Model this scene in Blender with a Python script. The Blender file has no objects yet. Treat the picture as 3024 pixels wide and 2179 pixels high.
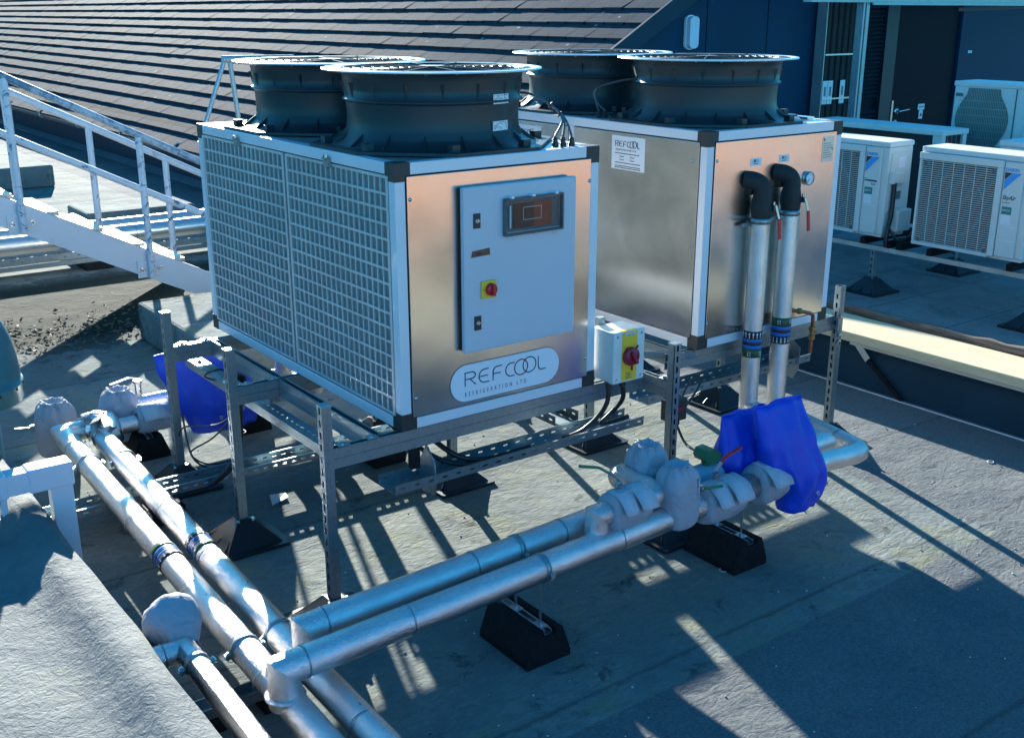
import bpy, bmesh, math, random
from mathutils import Vector as V, Matrix
random.seed(7)
PI=math.pi; R=math.radians
sc=bpy.context.scene; COL=sc.collection
G=-.837           # level of the near roof deck
G2=-.60           # level of the paved roof on the right
SUN_AZ=17.5; SUN_EL=15.5
# ------------------------------------------------------------------ materials
def mat(name): 
    m=bpy.data.materials.new(name); m.use_nodes=True
    return m,m.node_tree,m.node_tree.nodes['Principled BSDF']
def nd(t,typ,**k):
    n=t.nodes.new(typ)
    for a,b in k.items():
        if a.startswith('i_'): n.inputs[a[2:].replace('_',' ')].default_value=b
        else: setattr(n,a,b)
    return n
def tc(t,scale=(1,1,1)):
    c=nd(t,'ShaderNodeTexCoord'); m=nd(t,'ShaderNodeMapping'); m.inputs['Scale'].default_value=scale
    t.links.new(c.outputs['Object'],m.inputs['Vector']); return m.outputs['Vector']
def noise(t,vec,s,det=4,rough=.55,dist=0):
    n=nd(t,'ShaderNodeTexNoise'); n.inputs['Scale'].default_value=s; n.inputs['Detail'].default_value=det
    n.inputs['Roughness'].default_value=rough; n.inputs['Distortion'].default_value=dist
    if vec: t.links.new(vec,n.inputs['Vector'])
    return n.outputs['Fac']
def ramp(t,fac,stops):
    r=nd(t,'ShaderNodeValToRGB'); e=r.color_ramp.elements
    while len(e)<len(stops): e.new(.5)
    for i,(p,c) in enumerate(stops):
        e[i].position=p; e[i].color=(c[0],c[1],c[2],1) if not isinstance(c,(int,float)) else (c,c,c,1)
    t.links.new(fac,r.inputs['Fac']); return r.outputs['Color']
def mix(t,fac,a,b,mode='MIX'):
    m=nd(t,'ShaderNodeMix',data_type='RGBA',blend_type=mode)
    if isinstance(fac,(int,float)): m.inputs[0].default_value=fac
    else: t.links.new(fac,m.inputs[0])
    for i,x in ((6,a),(7,b)):
        if isinstance(x,tuple): m.inputs[i].default_value=(x[0],x[1],x[2],1)
        else: t.links.new(x,m.inputs[i])
    return m.outputs[2]
def bump(t,p,h,strength,dist=.01,chain=None):
    b=nd(t,'ShaderNodeBump'); b.inputs['Strength'].default_value=strength; b.inputs['Distance'].default_value=dist
    t.links.new(h,b.inputs['Height'])
    if chain: t.links.new(chain,b.inputs['Normal'])
    t.links.new(b.outputs[0],p.inputs['Normal']); return b.outputs[0]
def plain(name,col,rough=.5,metal=0,var=.12,vs=6,bs=0,bsc=60,coat=0,spec=None,dirt=None):
    m,t,p=mat(name); vec=tc(t)
    n=noise(t,vec,vs,5)
    a=tuple(max(0,c*(1-var)) for c in col); b=tuple(min(1,c*(1+var)) for c in col)
    c=ramp(t,n,[(.3,a),(.7,b)])
    if dirt:
        n2=noise(t,vec,dirt[1],6,.65)
        k=ramp(t,n2,[(dirt[2],0),(dirt[2]+.08,1)])
        c=mix(t,k,c,dirt[0])
    t.links.new(c,p.inputs['Base Color'])
    p.inputs['Roughness'].default_value=rough; p.inputs['Metallic'].default_value=metal
    r=nd(t,'ShaderNodeMapRange'); r.inputs[3].default_value=max(.02,rough-.08); r.inputs[4].default_value=min(1,rough+.1)
    t.links.new(n,r.inputs[0]); t.links.new(r.outputs[0],p.inputs['Roughness'])
    if bs: bump(t,p,noise(t,vec,bsc,3),bs,.004)
    if coat: p.inputs['Coat Weight'].default_value=coat
    if spec is not None: p.inputs['Specular IOR Level'].default_value=spec
    return m
M={}
def CL(name,col,*a,**k):
    m=plain(name,col,.75,0,.07,9); t=m.node_tree; p=t.nodes['Principled BSDF']; p.inputs['Specular IOR Level'].default_value=.25; v=tc(t)
    b1=bump(t,p,noise(t,v,420,3),.3,.003); b2=bump(t,p,noise(t,v,11,3,.5,1.8),.5,.03,b1)
    d=ramp(t,noise(t,v,11,6,.7),[(.55,0),(.75,.5)]); l=p.inputs['Base Color'].links[0].from_socket; c=mix(t,d,l,tuple(x*.72 for x in col)); t.links.new(c,p.inputs['Base Color']); return m
def defm():
    # brushed stainless, vertical grain
    m,t,p=mat('stainless'); vec=tc(t,(220,220,3)); n=noise(t,vec,1,3,.6)
    v2=tc(t); big=noise(t,v2,3.5,4,.6,.6)
    c=ramp(t,big,[(.25,(.60,.61,.59)),(.75,(.72,.725,.70))])
    t.links.new(c,p.inputs['Base Color']); p.inputs['Metallic'].default_value=1
    rr=nd(t,'ShaderNodeMapRange'); rr.inputs[3].default_value=.17; rr.inputs[4].default_value=.3; t.links.new(big,rr.inputs[0]); t.links.new(rr.outputs[0],p.inputs['Roughness'])
    p.inputs['Anisotropic'].default_value=.6
    b1=bump(t,p,n,.06,.002); bump(t,p,noise(t,v2,1.6,2),.12,.04,b1); M['stainless']=m
    # embossed foil cladding
    m,t,p=mat('foil_cladding'); v=tc(t); vo=nd(t,'ShaderNodeTexVoronoi'); vo.inputs['Scale'].default_value=260; t.links.new(v,vo.inputs['Vector'])
    p.inputs['Metallic'].default_value=1; p.inputs['Roughness'].default_value=.24
    n=noise(t,v,120,3,.6,1.2); b1=bump(t,p,n,.9,.004); bump(t,p,noise(t,v,9,3),.25,.02,b1)
    big=noise(t,v,5,5,.6); c=ramp(t,big,[(.3,(.64,.61,.61)),(.7,(.80,.765,.76))]); t.links.new(c,p.inputs['Base Color']); M['foil']=m
    m,t,p=mat('galvanised'); v=tc(t); vo=nd(t,'ShaderNodeTexVoronoi'); vo.inputs['Scale'].default_value=45; t.links.new(v,vo.inputs['Vector'])
    c=ramp(t,vo.outputs['Distance'],[(0,(.22,.29,.32)),(.6,(.33,.40,.43))]); n=noise(t,v,7,5); c=mix(t,n,c,(.22,.28,.31)); t.links.new(c,p.inputs['Base Color'])
    p.inputs['Metallic'].default_value=.85; rr=nd(t,'ShaderNodeMapRange'); rr.inputs[3].default_value=.28; rr.inputs[4].default_value=.5; t.links.new(n,rr.inputs[0]); t.links.new(rr.outputs[0],p.inputs['Roughness']); M['galv']=m
    # roof felt
    m,t,p=mat('roof_felt'); v=tc(t); vs=tc(t,(1,2.2,1))
    a=noise(t,v,1.3,8,.62,.3); fine=noise(t,v,95,4,.7); mid=noise(t,vs,13,6,.65,.8)
    c=ramp(t,a,[(.3,(.15,.185,.19)),(.5,(.245,.28,.265)),(.7,(.345,.37,.32))])
    c=mix(t,ramp(t,mid,[(.35,0),(.75,1)]),c,(.17,.185,.175))
    moss=ramp(t,noise(t,v,3.1,7,.7,1.0),[(.52,0),(.66,.75)]); c=mix(t,moss,c,(.26,.265,.16))
    dark=ramp(t,noise(t,v,4.3,9,.75,.5),[(.57,0),(.66,.85)]); c=mix(t,dark,c,(.055,.06,.055))
    rust=ramp(t,noise(t,v,7.7,5,.6,.9),[(.68,0),(.75,.5)]); c=mix(t,rust,c,(.32,.23,.12))
    # grey mineral felt to the right (x>2.85) and laps between rolls
    sx=nd(t,'ShaderNodeSeparateXYZ'); co=nd(t,'ShaderNodeTexCoord'); t.links.new(co.outputs['Object'],sx.inputs[0])
    wob=nd(t,'ShaderNodeMath',operation='MULTIPLY_ADD'); t.links.new(mid,wob.inputs[0]); wob.inputs[1].default_value=.05; t.links.new(sx.outputs['X'],wob.inputs[2])
    g1=nd(t,'ShaderNodeMath',operation='GREATER_THAN'); t.links.new(wob.outputs[0],g1.inputs[0]); g1.inputs[1].default_value=2.88
    wy=nd(t,'ShaderNodeMath',operation='MULTIPLY_ADD'); t.links.new(mid,wy.inputs[0]); wy.inputs[1].default_value=.05; t.links.new(sx.outputs['Y'],wy.inputs[2])
    g2=nd(t,'ShaderNodeMath',operation='LESS_THAN'); t.links.new(wy.outputs[0],g2.inputs[0]); g2.inputs[1].default_value=-1.19
    gm=nd(t,'ShaderNodeMath',operation='MAXIMUM'); t.links.new(g1.outputs[0],gm.inputs[0]); t.links.new(g2.outputs[0],gm.inputs[1])
    grey=ramp(t,fine,[(.3,(.07,.08,.09)),(.7,(.21,.22,.235))]); grey=mix(t,.35,grey,ramp(t,a,[(.3,(.10,.11,.12)),(.7,(.20,.205,.20))]))
    gf=nd(t,'ShaderNodeMath',operation='MULTIPLY'); t.links.new(gm.outputs[0],gf.inputs[0]); gf.inputs[1].default_value=.8
    c=mix(t,gf.outputs[0],c,grey)
    c=mix(t,.28,c,ramp(t,fine,[(.3,.05),(.7,.55)]),'OVERLAY') if False else mix(t,.22,c,ramp(t,fine,[(.3,.07),(.7,.28)]))
    # lap joints along X every metre
    wv=nd(t,'ShaderNodeMath',operation='PINGPONG'); t.links.new(wy.outputs[0],wv.inputs[0]); wv.inputs[1].default_value=.52
    lp=ramp(t,wv.outputs[0],[(0,1),(.02,0)]); lp2=nd(t,'ShaderNodeMath',operation='MULTIPLY'); t.links.new(lp,lp2.inputs[0]); lp2.inputs[1].default_value=.6
    c=mix(t,lp2.outputs[0],c,(.08,.08,.075))
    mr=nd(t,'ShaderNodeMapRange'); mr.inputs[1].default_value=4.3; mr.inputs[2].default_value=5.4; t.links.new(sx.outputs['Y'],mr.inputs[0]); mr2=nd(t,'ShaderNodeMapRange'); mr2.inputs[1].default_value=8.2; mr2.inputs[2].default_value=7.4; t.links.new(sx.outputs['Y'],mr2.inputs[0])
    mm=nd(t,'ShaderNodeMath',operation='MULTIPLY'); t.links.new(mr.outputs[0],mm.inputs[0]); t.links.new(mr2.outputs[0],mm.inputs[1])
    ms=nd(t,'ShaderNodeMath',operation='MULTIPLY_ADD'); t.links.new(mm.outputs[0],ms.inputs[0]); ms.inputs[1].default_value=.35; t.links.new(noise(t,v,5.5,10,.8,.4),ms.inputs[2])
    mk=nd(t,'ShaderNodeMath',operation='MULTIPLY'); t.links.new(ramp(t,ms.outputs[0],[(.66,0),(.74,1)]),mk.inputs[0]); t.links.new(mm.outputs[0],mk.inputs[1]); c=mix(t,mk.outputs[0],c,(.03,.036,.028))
    dv=nd(t,'ShaderNodeMath',operation='DIVIDE'); t.links.new(wy.outputs[0],dv.inputs[0]); dv.inputs[1].default_value=1.04; fl=nd(t,'ShaderNodeMath',operation='FLOOR'); t.links.new(dv.outputs[0],fl.inputs[0])
    wn=nd(t,'ShaderNodeTexWhiteNoise',noise_dimensions='1D'); t.links.new(fl.outputs[0],wn.inputs['W']); c=mix(t,1.0,c,ramp(t,wn.outputs['Value'],[(0,.80),(1,1.0)]),'MULTIPLY')
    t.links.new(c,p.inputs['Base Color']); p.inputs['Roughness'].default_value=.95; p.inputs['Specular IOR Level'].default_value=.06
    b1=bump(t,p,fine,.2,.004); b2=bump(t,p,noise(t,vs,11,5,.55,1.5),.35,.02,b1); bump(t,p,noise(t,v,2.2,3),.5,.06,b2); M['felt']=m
    # painted rough felt on the kerb (light, cracked)
    m,t,p=mat('kerb_felt'); v=tc(t); a=noise(t,v,2.2,7,.65); c=ramp(t,a,[(.3,(.10,.115,.125)),(.6,(.18,.195,.19)),(.75,(.22,.22,.175))])
    blot=ramp(t,noise(t,v,9,9,.8,.4),[(.52,0),(.62,.75)]); c=mix(t,blot,c,(.15,.16,.17)); t.links.new(c,p.inputs['Base Color']); p.inputs['Roughness'].default_value=.8; p.inputs['Specular IOR Level'].default_value=.15
    b1=bump(t,p,noise(t,v,90,5,.65,.6),.6,.006); b2=bump(t,p,noise(t,v,24,5,.6,1.2),.45,.02,b1); bump(t,p,noise(t,v,3.5,3),.3,.06,b2); M['kerb']=m
    # slates
    m,t,p=mat('slate'); v=tc(t); a=noise(t,v,2.2,5,.6); oi=nd(t,'ShaderNodeTexBrick'); 
    mp=nd(t,'ShaderNodeMapping'); mp.inputs['Rotation'].default_value=(0,0,PI/2)
    co=nd(t,'ShaderNodeTexCoord'); t.links.new(co.outputs['UV'],oi.inputs['Vector'])
    oi.inputs['Scale'].default_value=1; oi.inputs['Brick Width'].default_value=.37; oi.inputs['Row Height'].default_value=100; oi.offset=0
    oi.inputs['Mortar Size'].default_value=.020; oi.inputs['Color1'].default_value=(.030,.042,.058,1); oi.inputs['Color2'].default_value=(.062,.080,.104,1); oi.inputs['Mortar'].default_value=(.015,.015,.018,1)
    c=mix(t,.4,oi.outputs['Color'],ramp(t,a,[(.3,(.030,.042,.057)),(.7,(.078,.095,.115))]))
    c=mix(t,ramp(t,noise(t,v,24,6,.7),[(.6,0),(.66,.6)]),c,(.13,.12,.125))
    lich=nd(t,'ShaderNodeTexVoronoi'); lich.inputs['Scale'].default_value=2.6; t.links.new(v,lich.inputs['Vector'])
    c=mix(t,ramp(t,lich.outputs['Distance'],[(.05,.9),(.075,0)]),c,(.5,.5,.45))
    c=mix(t,oi.outputs['Fac'],c,(.015,.015,.018))
    t.links.new(c,p.inputs['Base Color']); p.inputs['Roughness'].default_value=.9; p.inputs['Specular IOR Level'].default_value=.02
    bump(t,p,noise(t,v,30,4,.6),.35,.01); M['slate']=m
    # filter media
    m,t,p=mat('filter_mesh'); v=tc(t); f=noise(t,v,240,3,.7); a=noise(t,v,3,4)
    c=ramp(t,f,[(.3,(.10,.125,.13)),(.7,(.26,.29,.295))]); c=mix(t,ramp(t,a,[(.35,0),(.7,.4)]),c,(.22,.25,.26)); t.links.new(c,p.inputs['Base Color']); p.inputs['Roughness'].default_value=.75
    bump(t,p,f,.5,.006); M['filter']=m
    # brick
    m,t,p=mat('brick'); v=tc(t); b=nd(t,'ShaderNodeTexBrick'); mp=nd(t,'ShaderNodeMapping'); co=nd(t,'ShaderNodeTexCoord'); mp.inputs['Rotation'].default_value=(PI/2,0,0)
    t.links.new(co.outputs['Object'],mp.inputs['Vector']); t.links.new(mp.outputs['Vector'],b.inputs['Vector']); b.inputs['Scale'].default_value=1; b.inputs['Brick Width'].default_value=.225; b.inputs['Row Height'].default_value=.075; b.inputs['Mortar Size'].default_value=.008
    b.inputs['Color1'].default_value=(.20,.060,.034,1); b.inputs['Color2'].default_value=(.25,.085,.048,1); b.inputs['Mortar'].default_value=(.26,.18,.13,1); t.links.new(b.outputs['Color'],p.inputs['Base Color']); p.inputs['Roughness'].default_value=.9; M['brick']=m
    # flaked stair paint
    m,t,p=mat('flaking_paint'); v=tc(t,(1,1,1)); n=noise(t,v,9,9,.78,.8); k=ramp(t,n,[(.56,0),(.575,1)])
    c=mix(t,k,ramp(t,noise(t,v,3,4),[(.3,(.52,.55,.62)),(.7,(.64,.66,.72))]),(.07,.15,.22)); t.links.new(c,p.inputs['Base Color']); p.inputs['Roughness'].default_value=.5; bump(t,p,k,.4,.003); M['flake']=m
    m,t,p=mat('worn_rail'); v=tc(t,(1,1,1)); n=noise(t,v,6,9,.75,.8); k=ramp(t,n,[(.44,0),(.56,1)])
    c=mix(t,k,(.40,.47,.54),(.07,.17,.26)); t.links.new(c,p.inputs['Base Color']); p.inputs['Roughness'].default_value=.45; M['worn']=m
    # timber
    m,t,p=mat('timber'); v=tc(t,(9,1.2,9)); n=noise(t,v,2,6,.6,1.2); c=ramp(t,n,[(.3,(.50,.42,.27)),(.7,(.60,.52,.36))]); t.links.new(c,p.inputs['Base Color']); p.inputs['Roughness'].default_value=.85; p.inputs['Specular IOR Level'].default_value=.1; bump(t,p,n,.2,.01); M['timber']=m
    m,t,p=mat('old_wood'); v=tc(t,(20,1.5,20)); n=noise(t,v,2,6,.6,1); c=ramp(t,n,[(.35,(.05,.035,.03)),(.65,(.25,.17,.12))]); t.links.new(c,p.inputs['Base Color']); p.inputs['Roughness'].default_value=.9; bump(t,p,n,.5,.02); M['oldwood']=m
    # concrete slabs: grid built as geometry, stain only
    m,t,p=mat('slab'); v=tc(t); a=noise(t,v,2.6,8,.7,.6); c=ramp(t,a,[(.3,(.11,.115,.12)),(.5,(.20,.205,.205)),(.72,(.27,.275,.27))]); c=mix(t,.25,c,ramp(t,noise(t,v,60,3),[(.3,.08),(.7,.3)])); t.links.new(c,p.inputs['Base Color']); p.inputs['Roughness'].default_value=.85; bump(t,p,noise(t,v,40,4),.3,.006); M['slab']=m
    m,t,p=mat('clear_plastic'); p.inputs['Base Color'].default_value=(.85,.9,.92,1); p.inputs['Roughness'].default_value=.02; p.inputs['Transmission Weight'].default_value=1; p.inputs['IOR'].default_value=1.18; M['clear']=m
defm()
S=plain
M['white_al']=S('white_profile',(.66,.68,.74),.35,.0,.03,3,coat=.3)
M['grid']=S('grid_metal',(.58,.62,.64),.35,.5,.08,4)
M['deck_al']=S('aluminium_deck',(.75,.76,.78),.28,.9,.05,3)
M['black']=S('black_plastic',(.018,.022,.026),.42,0,.2,8)
M['corner']=S('corner_plastic',(.022,.026,.03),.45,0,.15,6)
M['shroud']=S('shroud_plastic',(.014,.032,.042),.38,0,.15,3,bs=.05,bsc=20,spec=0.4)
M['rim']=S('rim_glare',(.80,.81,.82),.34,.9,.08,6)  # pale tone paints in the sun glare on dark plastic rims
M['rubber']=S('rubber',(.012,.013,.015),.75,0,.35,30,bs=.5,bsc=120,spec=0.15)
M['foot']=S('moulded_rubber_foot',(.016,.02,.026),.38,0,.25,9,bs=.12,bsc=60,spec=0.35)
M['cab']=S('cabinet_grey',(.50,.52,.60),.35,0,.03,4)
M['label']=S('label_white',(.72,.74,.80),.35,0,.02,5)
M['ink']=S('ink',(.03,.035,.06),.5); M['navy']=S('navy_ink',(.02,.06,.16),.5); M['crimson']=S('crimson_ink',(.35,.01,.04),.5); M['grey_ink']=S('grey_ink',(.16,.17,.2),.5)
M['yellow']=S('yellow_plate',(.80,.50,.03),.4,0,.03); M['red']=S('red_handle',(.55,.015,.03),.35,0,.08); M['darkred']=S('dark_red_knob',(.26,.01,.035),.4,0,.06)
M['green']=S('green_handle',(.01,.16,.07),.4,0,.12); M['blue']=S('blue_cloth',(.003,.055,.58),.5,0,.08,4,bs=.25,bsc=350)
M['grey_cloth']=CL('grey_cloth',(.36,.37,.42),.72,0,.06,9,bs=.35,bsc=420)
M['lit_flap_cloth']=CL('lit_flap_cloth',(.46,.48,.53))  # jacket cloth lightened to paint in the light on raised flaps
M['blue_pipe']=S('blue_grey_sleeve',(.26,.40,.50),.6,0,.06)
M['bandgreen']=S('band_green',(.02,.07,.03),.35); M['bandblue']=S('band_blue',(.01,.13,.45),.3); M['bandblack']=S('band_black',(.012,.014,.018),.3); M['bandwhite']=S('band_white',(.75,.77,.8),.4)
M['screw']=S('screw',(.5,.52,.54),.25,1); M['brass']=S('brass',(.28,.19,.08),.4,.9,.2,30); M['copper']=S('copper',(.30,.11,.06),.42,.9,.35,30)
M['cable']=S('cable_black',(.014,.016,.02),.38); M['cablegrey']=S('cable_sheath',(.10,.12,.14),.4)
M['orange_tape']=S('tape',(.16,.06,.03),.6,0,.3,30); M['screen']=S('screen',(.02,.02,.025),.15); M['screenred']=S('screen_red',(.30,.05,.03),.2)
M['wall']=S('dark_cladding',(.003,.040,.085),.5,0,.12,1.3,spec=0.15); M['door']=S('dark_door',(.004,.010,.020),.45,0,.2,2,spec=0.06); M['louvre']=S('louvre_metal',(.012,.032,.048),.4,.2,.15)
M['ac']=S('ivory_casing',(.62,.64,.62),.42,0,.03,4); M['ac_dark']=S('coil_dark',(.015,.018,.024),.6); M['steel']=S('painted_steel_frame',(.34,.42,.46),.4,.5,.1,8)
M['cyan']=S('cyan_print',(.02,.30,.72),.4); M['teal']=S('teal_print',(.01,.20,.17),.4)
M['pvc']=S('white_pvc',(.70,.70,.76),.3,0,.02); M['cowl']=S('weathered_copper_green',(.05,.20,.24),.42,.25,.18,5,dirt=((.14,.26,.28),4,.6))
M['stair']=S('stair_paint',(.60,.61,.66),.5,0,.05,2,dirt=((.45,.43,.40),3,.66)); M['tread']=S('tread_mesh',(.45,.45,.42),.5,.6,.3,60,bs=.8,bsc=160)
M['lead']=S('lead_flashing',(.14,.17,.19),.5,.4,.2,4); M['fascia']=S('fascia_paint',(.016,.045,.07),.5,0,.15,2,spec=0.15)
M['gasket']=S('gasket',(.01,.01,.012),.8); M['lens']=S('frosted_lens',(.62,.66,.78),.2,0,.05); M['papertag']=S('paper',(.6,.62,.66),.7); M['bounce_pale']=S('bounce_surface',(.42,.36,.25),.85,0,.15,3); M['leaf']=S('dead_leaf',(.10,.08,.05),.8,0,.4,60); M['pale']=S('pale_chip',(.6,.6,.56),.8)
M['gutter']=S('gutter_metal',(.40,.42,.43),.35,.6,.15,4); M['foil_worn']=S('crumpled_foil_tape',(.55,.56,.56),.3,1,.1,20,bs=.9,bsc=40)
M['lagging']=S('foam_lagging',(.014,.016,.019),.7,0,.25,14,bs=.4,bsc=90); M['grille_grey']=S('grille_grey_green',(.12,.17,.15),.5,0,.1,10)
M['aluflat']=S('sheet_metal',(.62,.63,.62),.35,.8,.1,5)
# ------------------------------------------------------------------ mesh builder
WL={}
class MB:
    def __init__(s): s.v=[]; s.f=[]; s.sm=[]; s.uv=None
    def add(s,vs,fs,smooth=False):
        o=len(s.v); s.v+= [V(p) for p in vs]; s.f+=[[i+o for i in f] for f in fs]; s.sm+=[smooth]*len(fs); return s
    def box(s,a,b,M4=None,off=None):
        x0,y0,z0=[min(p,q) for p,q in zip(a,b)]; x1,y1,z1=[max(p,q) for p,q in zip(a,b)]
        vs=[(x0,y0,z0),(x1,y0,z0),(x1,y1,z0),(x0,y1,z0),(x0,y0,z1),(x1,y0,z1),(x1,y1,z1),(x0,y1,z1)]
        if M4 is not None: vs=[M4@V(p) for p in vs]
        return s.add(vs,[(0,3,2,1),(4,5,6,7),(0,1,5,4),(1,2,6,5),(2,3,7,6),(3,0,4,7)])
    def bar(s,p0,p1,w,h,up=(0,0,1)):
        p0=V(p0);p1=V(p1);d=(p1-p0); L=d.length; d.normalize(); u=V(up); side=d.cross(u)
        if side.length<1e-4: side=d.cross(V((1,0,0)))
        side.normalize(); u=side.cross(d).normalized()
        vs=[]
        for p in (p0,p1):
            for a,b in ((-1,-1),(1,-1),(1,1),(-1,1)): vs.append(p+side*(a*w/2)+u*(b*h/2))
        return s.add(vs,[(0,1,2,3),(7,6,5,4),(0,4,5,1),(1,5,6,2),(2,6,7,3),(3,7,4,0)])
    def prism(s,poly,p0,p1,xd,yd,smooth=False):
        # polygon in (xd,yd) frame swept from p0 to p1
        p0=V(p0);p1=V(p1);xd=V(xd);yd=V(yd); n=len(poly)
        vs=[p0+xd*a+yd*b for a,b in poly]+[p1+xd*a+yd*b for a,b in poly]
        fs=[[i,(i+1)%n,n+(i+1)%n,n+i] for i in range(n)]
        s.add(vs,fs,smooth); s.add(vs[:n],[list(range(n))[::-1]]); s.add(vs[n:],[list(range(n))]); return s
    def tube(s,pts,r,seg=20,caps=True,r1=None):
        pts=[V(p) for p in pts]; n=len(pts); d0=(pts[1]-pts[0]).normalized()
        a=d0.orthogonal().normalized() if abs(d0.z)>.9 else d0.cross(V((0,0,1))).normalized(); b=d0.cross(a)
        rings=[]; cur=[a*math.cos(2*PI*k/seg)+b*math.sin(2*PI*k/seg) for k in range(seg)]
        for i,p in enumerate(pts):
            rr=r if r1 is None else r+(r1-r)*i/(n-1)
            if i==0: nrm=d0; din=d0
            else:
                din=(pts[i]-pts[i-1]).normalized()
                nrm=din if i==n-1 else (din+(pts[i+1]-pts[i]).normalized()).normalized()
            ring=[]
            for c in cur:
                u=c*rr; t=-(u.dot(nrm))/max(.25,din.dot(nrm)); ring.append(p+u+din*t)
            rings.append(ring)
            if 0<i<n-1:
                dout=(pts[i+1]-pts[i]).normalized(); q=din.rotation_difference(dout); cur=[q@c for c in cur]
        start=0
        for e in range(1,n):
            sharp=e==n-1 or (pts[e]-pts[e-1]).angle(pts[e+1]-pts[e])>R(40)
            if not sharp: continue
            sub=rings[start:e+1]; vs=[x.copy() for rg in sub for x in rg]; fs=[]
            for i in range(len(sub)-1):
                for k in range(seg):
                    k2=(k+1)%seg; fs.append([i*seg+k,i*seg+k2,(i+1)*seg+k2,(i+1)*seg+k])
            s.add(vs,fs,True); start=e
        if caps: s.add(rings[0],[list(range(seg))[::-1]]); s.add(rings[-1],[list(range(seg))])
        return s
    def lathe(s,prof,c,axis=(0,0,1),seg=48,ref=None,fn=None,smooth=True):
        ax=V(axis).normalized(); a=V(ref).normalized() if ref else ax.orthogonal().normalized(); b=ax.cross(a); c=V(c); vs=[]
        for i,(r,h) in enumerate(prof):
            for k in range(seg):
                t=2*PI*k/seg; rr=r*(fn(t,i/(len(prof)-1)) if fn else 1)
                vs.append(c+ax*h+a*(rr*math.cos(t))+b*(rr*math.sin(t)))
        fs=[]
        for i in range(len(prof)-1):
            for k in range(seg):
                k2=(k+1)%seg; fs.append([i*seg+k,i*seg+k2,(i+1)*seg+k2,(i+1)*seg+k])
        return s.add(vs,fs,smooth)
    def disc(s,c,r,axis,seg=24,th=.002):
        return s.lathe([(0.0001,-th/2),(r,-th/2),(r,th/2),(0.0001,th/2)],c,axis,seg,smooth=False)
    def ring(s,c,R_,r,axis,seg=48,ms=6):
        ax=V(axis).normalized(); pr=[(R_+r*math.cos(2*PI*k/ms),r*math.sin(2*PI*k/ms)) for k in range(ms+1)]
        return s.lathe(pr,c,axis,seg)
    def sphere(s,c,r,seg=12,sc3=(1,1,1)):
        pr=[(max(.0001,r*math.sin(PI*i/8)),-r*math.cos(PI*i/8)) for i in range(9)]
        o=len(s.v); s.lathe(pr,(0,0,0),seg=seg)
        for i in range(o,len(s.v)): s.v[i]=V((s.v[i].x*sc3[0],s.v[i].y*sc3[1],s.v[i].z*sc3[2]))+V(c)
        return s
    def slotted(s,o,u,v,n,L,W,t,pitch,hl,hw,off=None,start=None):
        # plate L x W from corner o along u,v thickness t along n with one row of slots
        o=V(o);u=V(u);v=V(v);n=V(n); c=off if off is not None else W/2
        def q(a0,a1,b0,b1):
            vs=[o+u*a+v*b+n*w for w in (0,t) for a,b in ((a0,b0),(a1,b0),(a1,b1),(a0,b1))]
            s.add(vs,[(0,3,2,1),(4,5,6,7),(0,1,5,4),(1,2,6,5),(2,3,7,6),(3,0,4,7)])
        q(0,L,0,c-hw/2); q(0,L,c+hw/2,W); x=0; k=start if start is not None else pitch/2
        while k+hl/2<L:
            q(x,k-hl/2,c-hw/2,c+hw/2); x=k+hl/2; k+=pitch
        q(x,L,c-hw/2,c+hw/2); return s
    def build(s,name,m,parent=None,bevel=0,uv=None,subd=0):
        org=V(WL.get(parent.name,(0,0,0))) if parent else V((0,0,0))
        me=bpy.data.meshes.new(name); me.from_pydata([tuple(p-org) for p in s.v],[],s.f); me.update()
        me.polygons.foreach_set('use_smooth',s.sm)
        if uv:
            l=me.uv_layers.new(name='UVMap')
            for i,lo in enumerate(me.loops):
                l.data[i].uv=uv(s.v[lo.vertex_index])
        bm=bmesh.new(); bm.from_mesh(me); bmesh.ops.recalc_face_normals(bm,faces=bm.faces); bm.to_mesh(me); bm.free()
        me.materials.append(M[m] if isinstance(m,str) else m)
        o=bpy.data.objects.new(name,me); COL.objects.link(o)
        if parent: o.parent=parent
        WL[o.name]=org
        if bevel:
            b=o.modifiers.new('bevel','BEVEL'); b.width=bevel; b.segments=2; b.limit_method='ANGLE'; b.angle_limit=R(50)
        if subd:
            b=o.modifiers.new('sub','SUBSURF'); b.levels=subd; b.render_levels=subd
        return o
def thing(name,label,cat,loc,group=None):
    o=bpy.data.objects.new(name,None); COL.objects.link(o); o.location=loc; WL[o.name]=V(loc); o.empty_display_size=.1
    o['label']=label; o['category']=cat
    if group: o['group']=group
    return o
def tag(o,label,cat,group=None):
    o['label']=label; o['category']=cat
    if group: o['group']=group
    return o
def struct(o): o['kind']='structure'; return o
def kids(r): return [c for c in COL.objects if c.parent==r]
def dup(r,delta,label,parent=None):
    c=r.copy(); COL.objects.link(c)
    if parent is None: c.location=r.location+V(delta); c['label']=label
    else: c.parent=parent
    for k in kids(r): dup(k,None,None,c)
    return c
FONT=None
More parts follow.
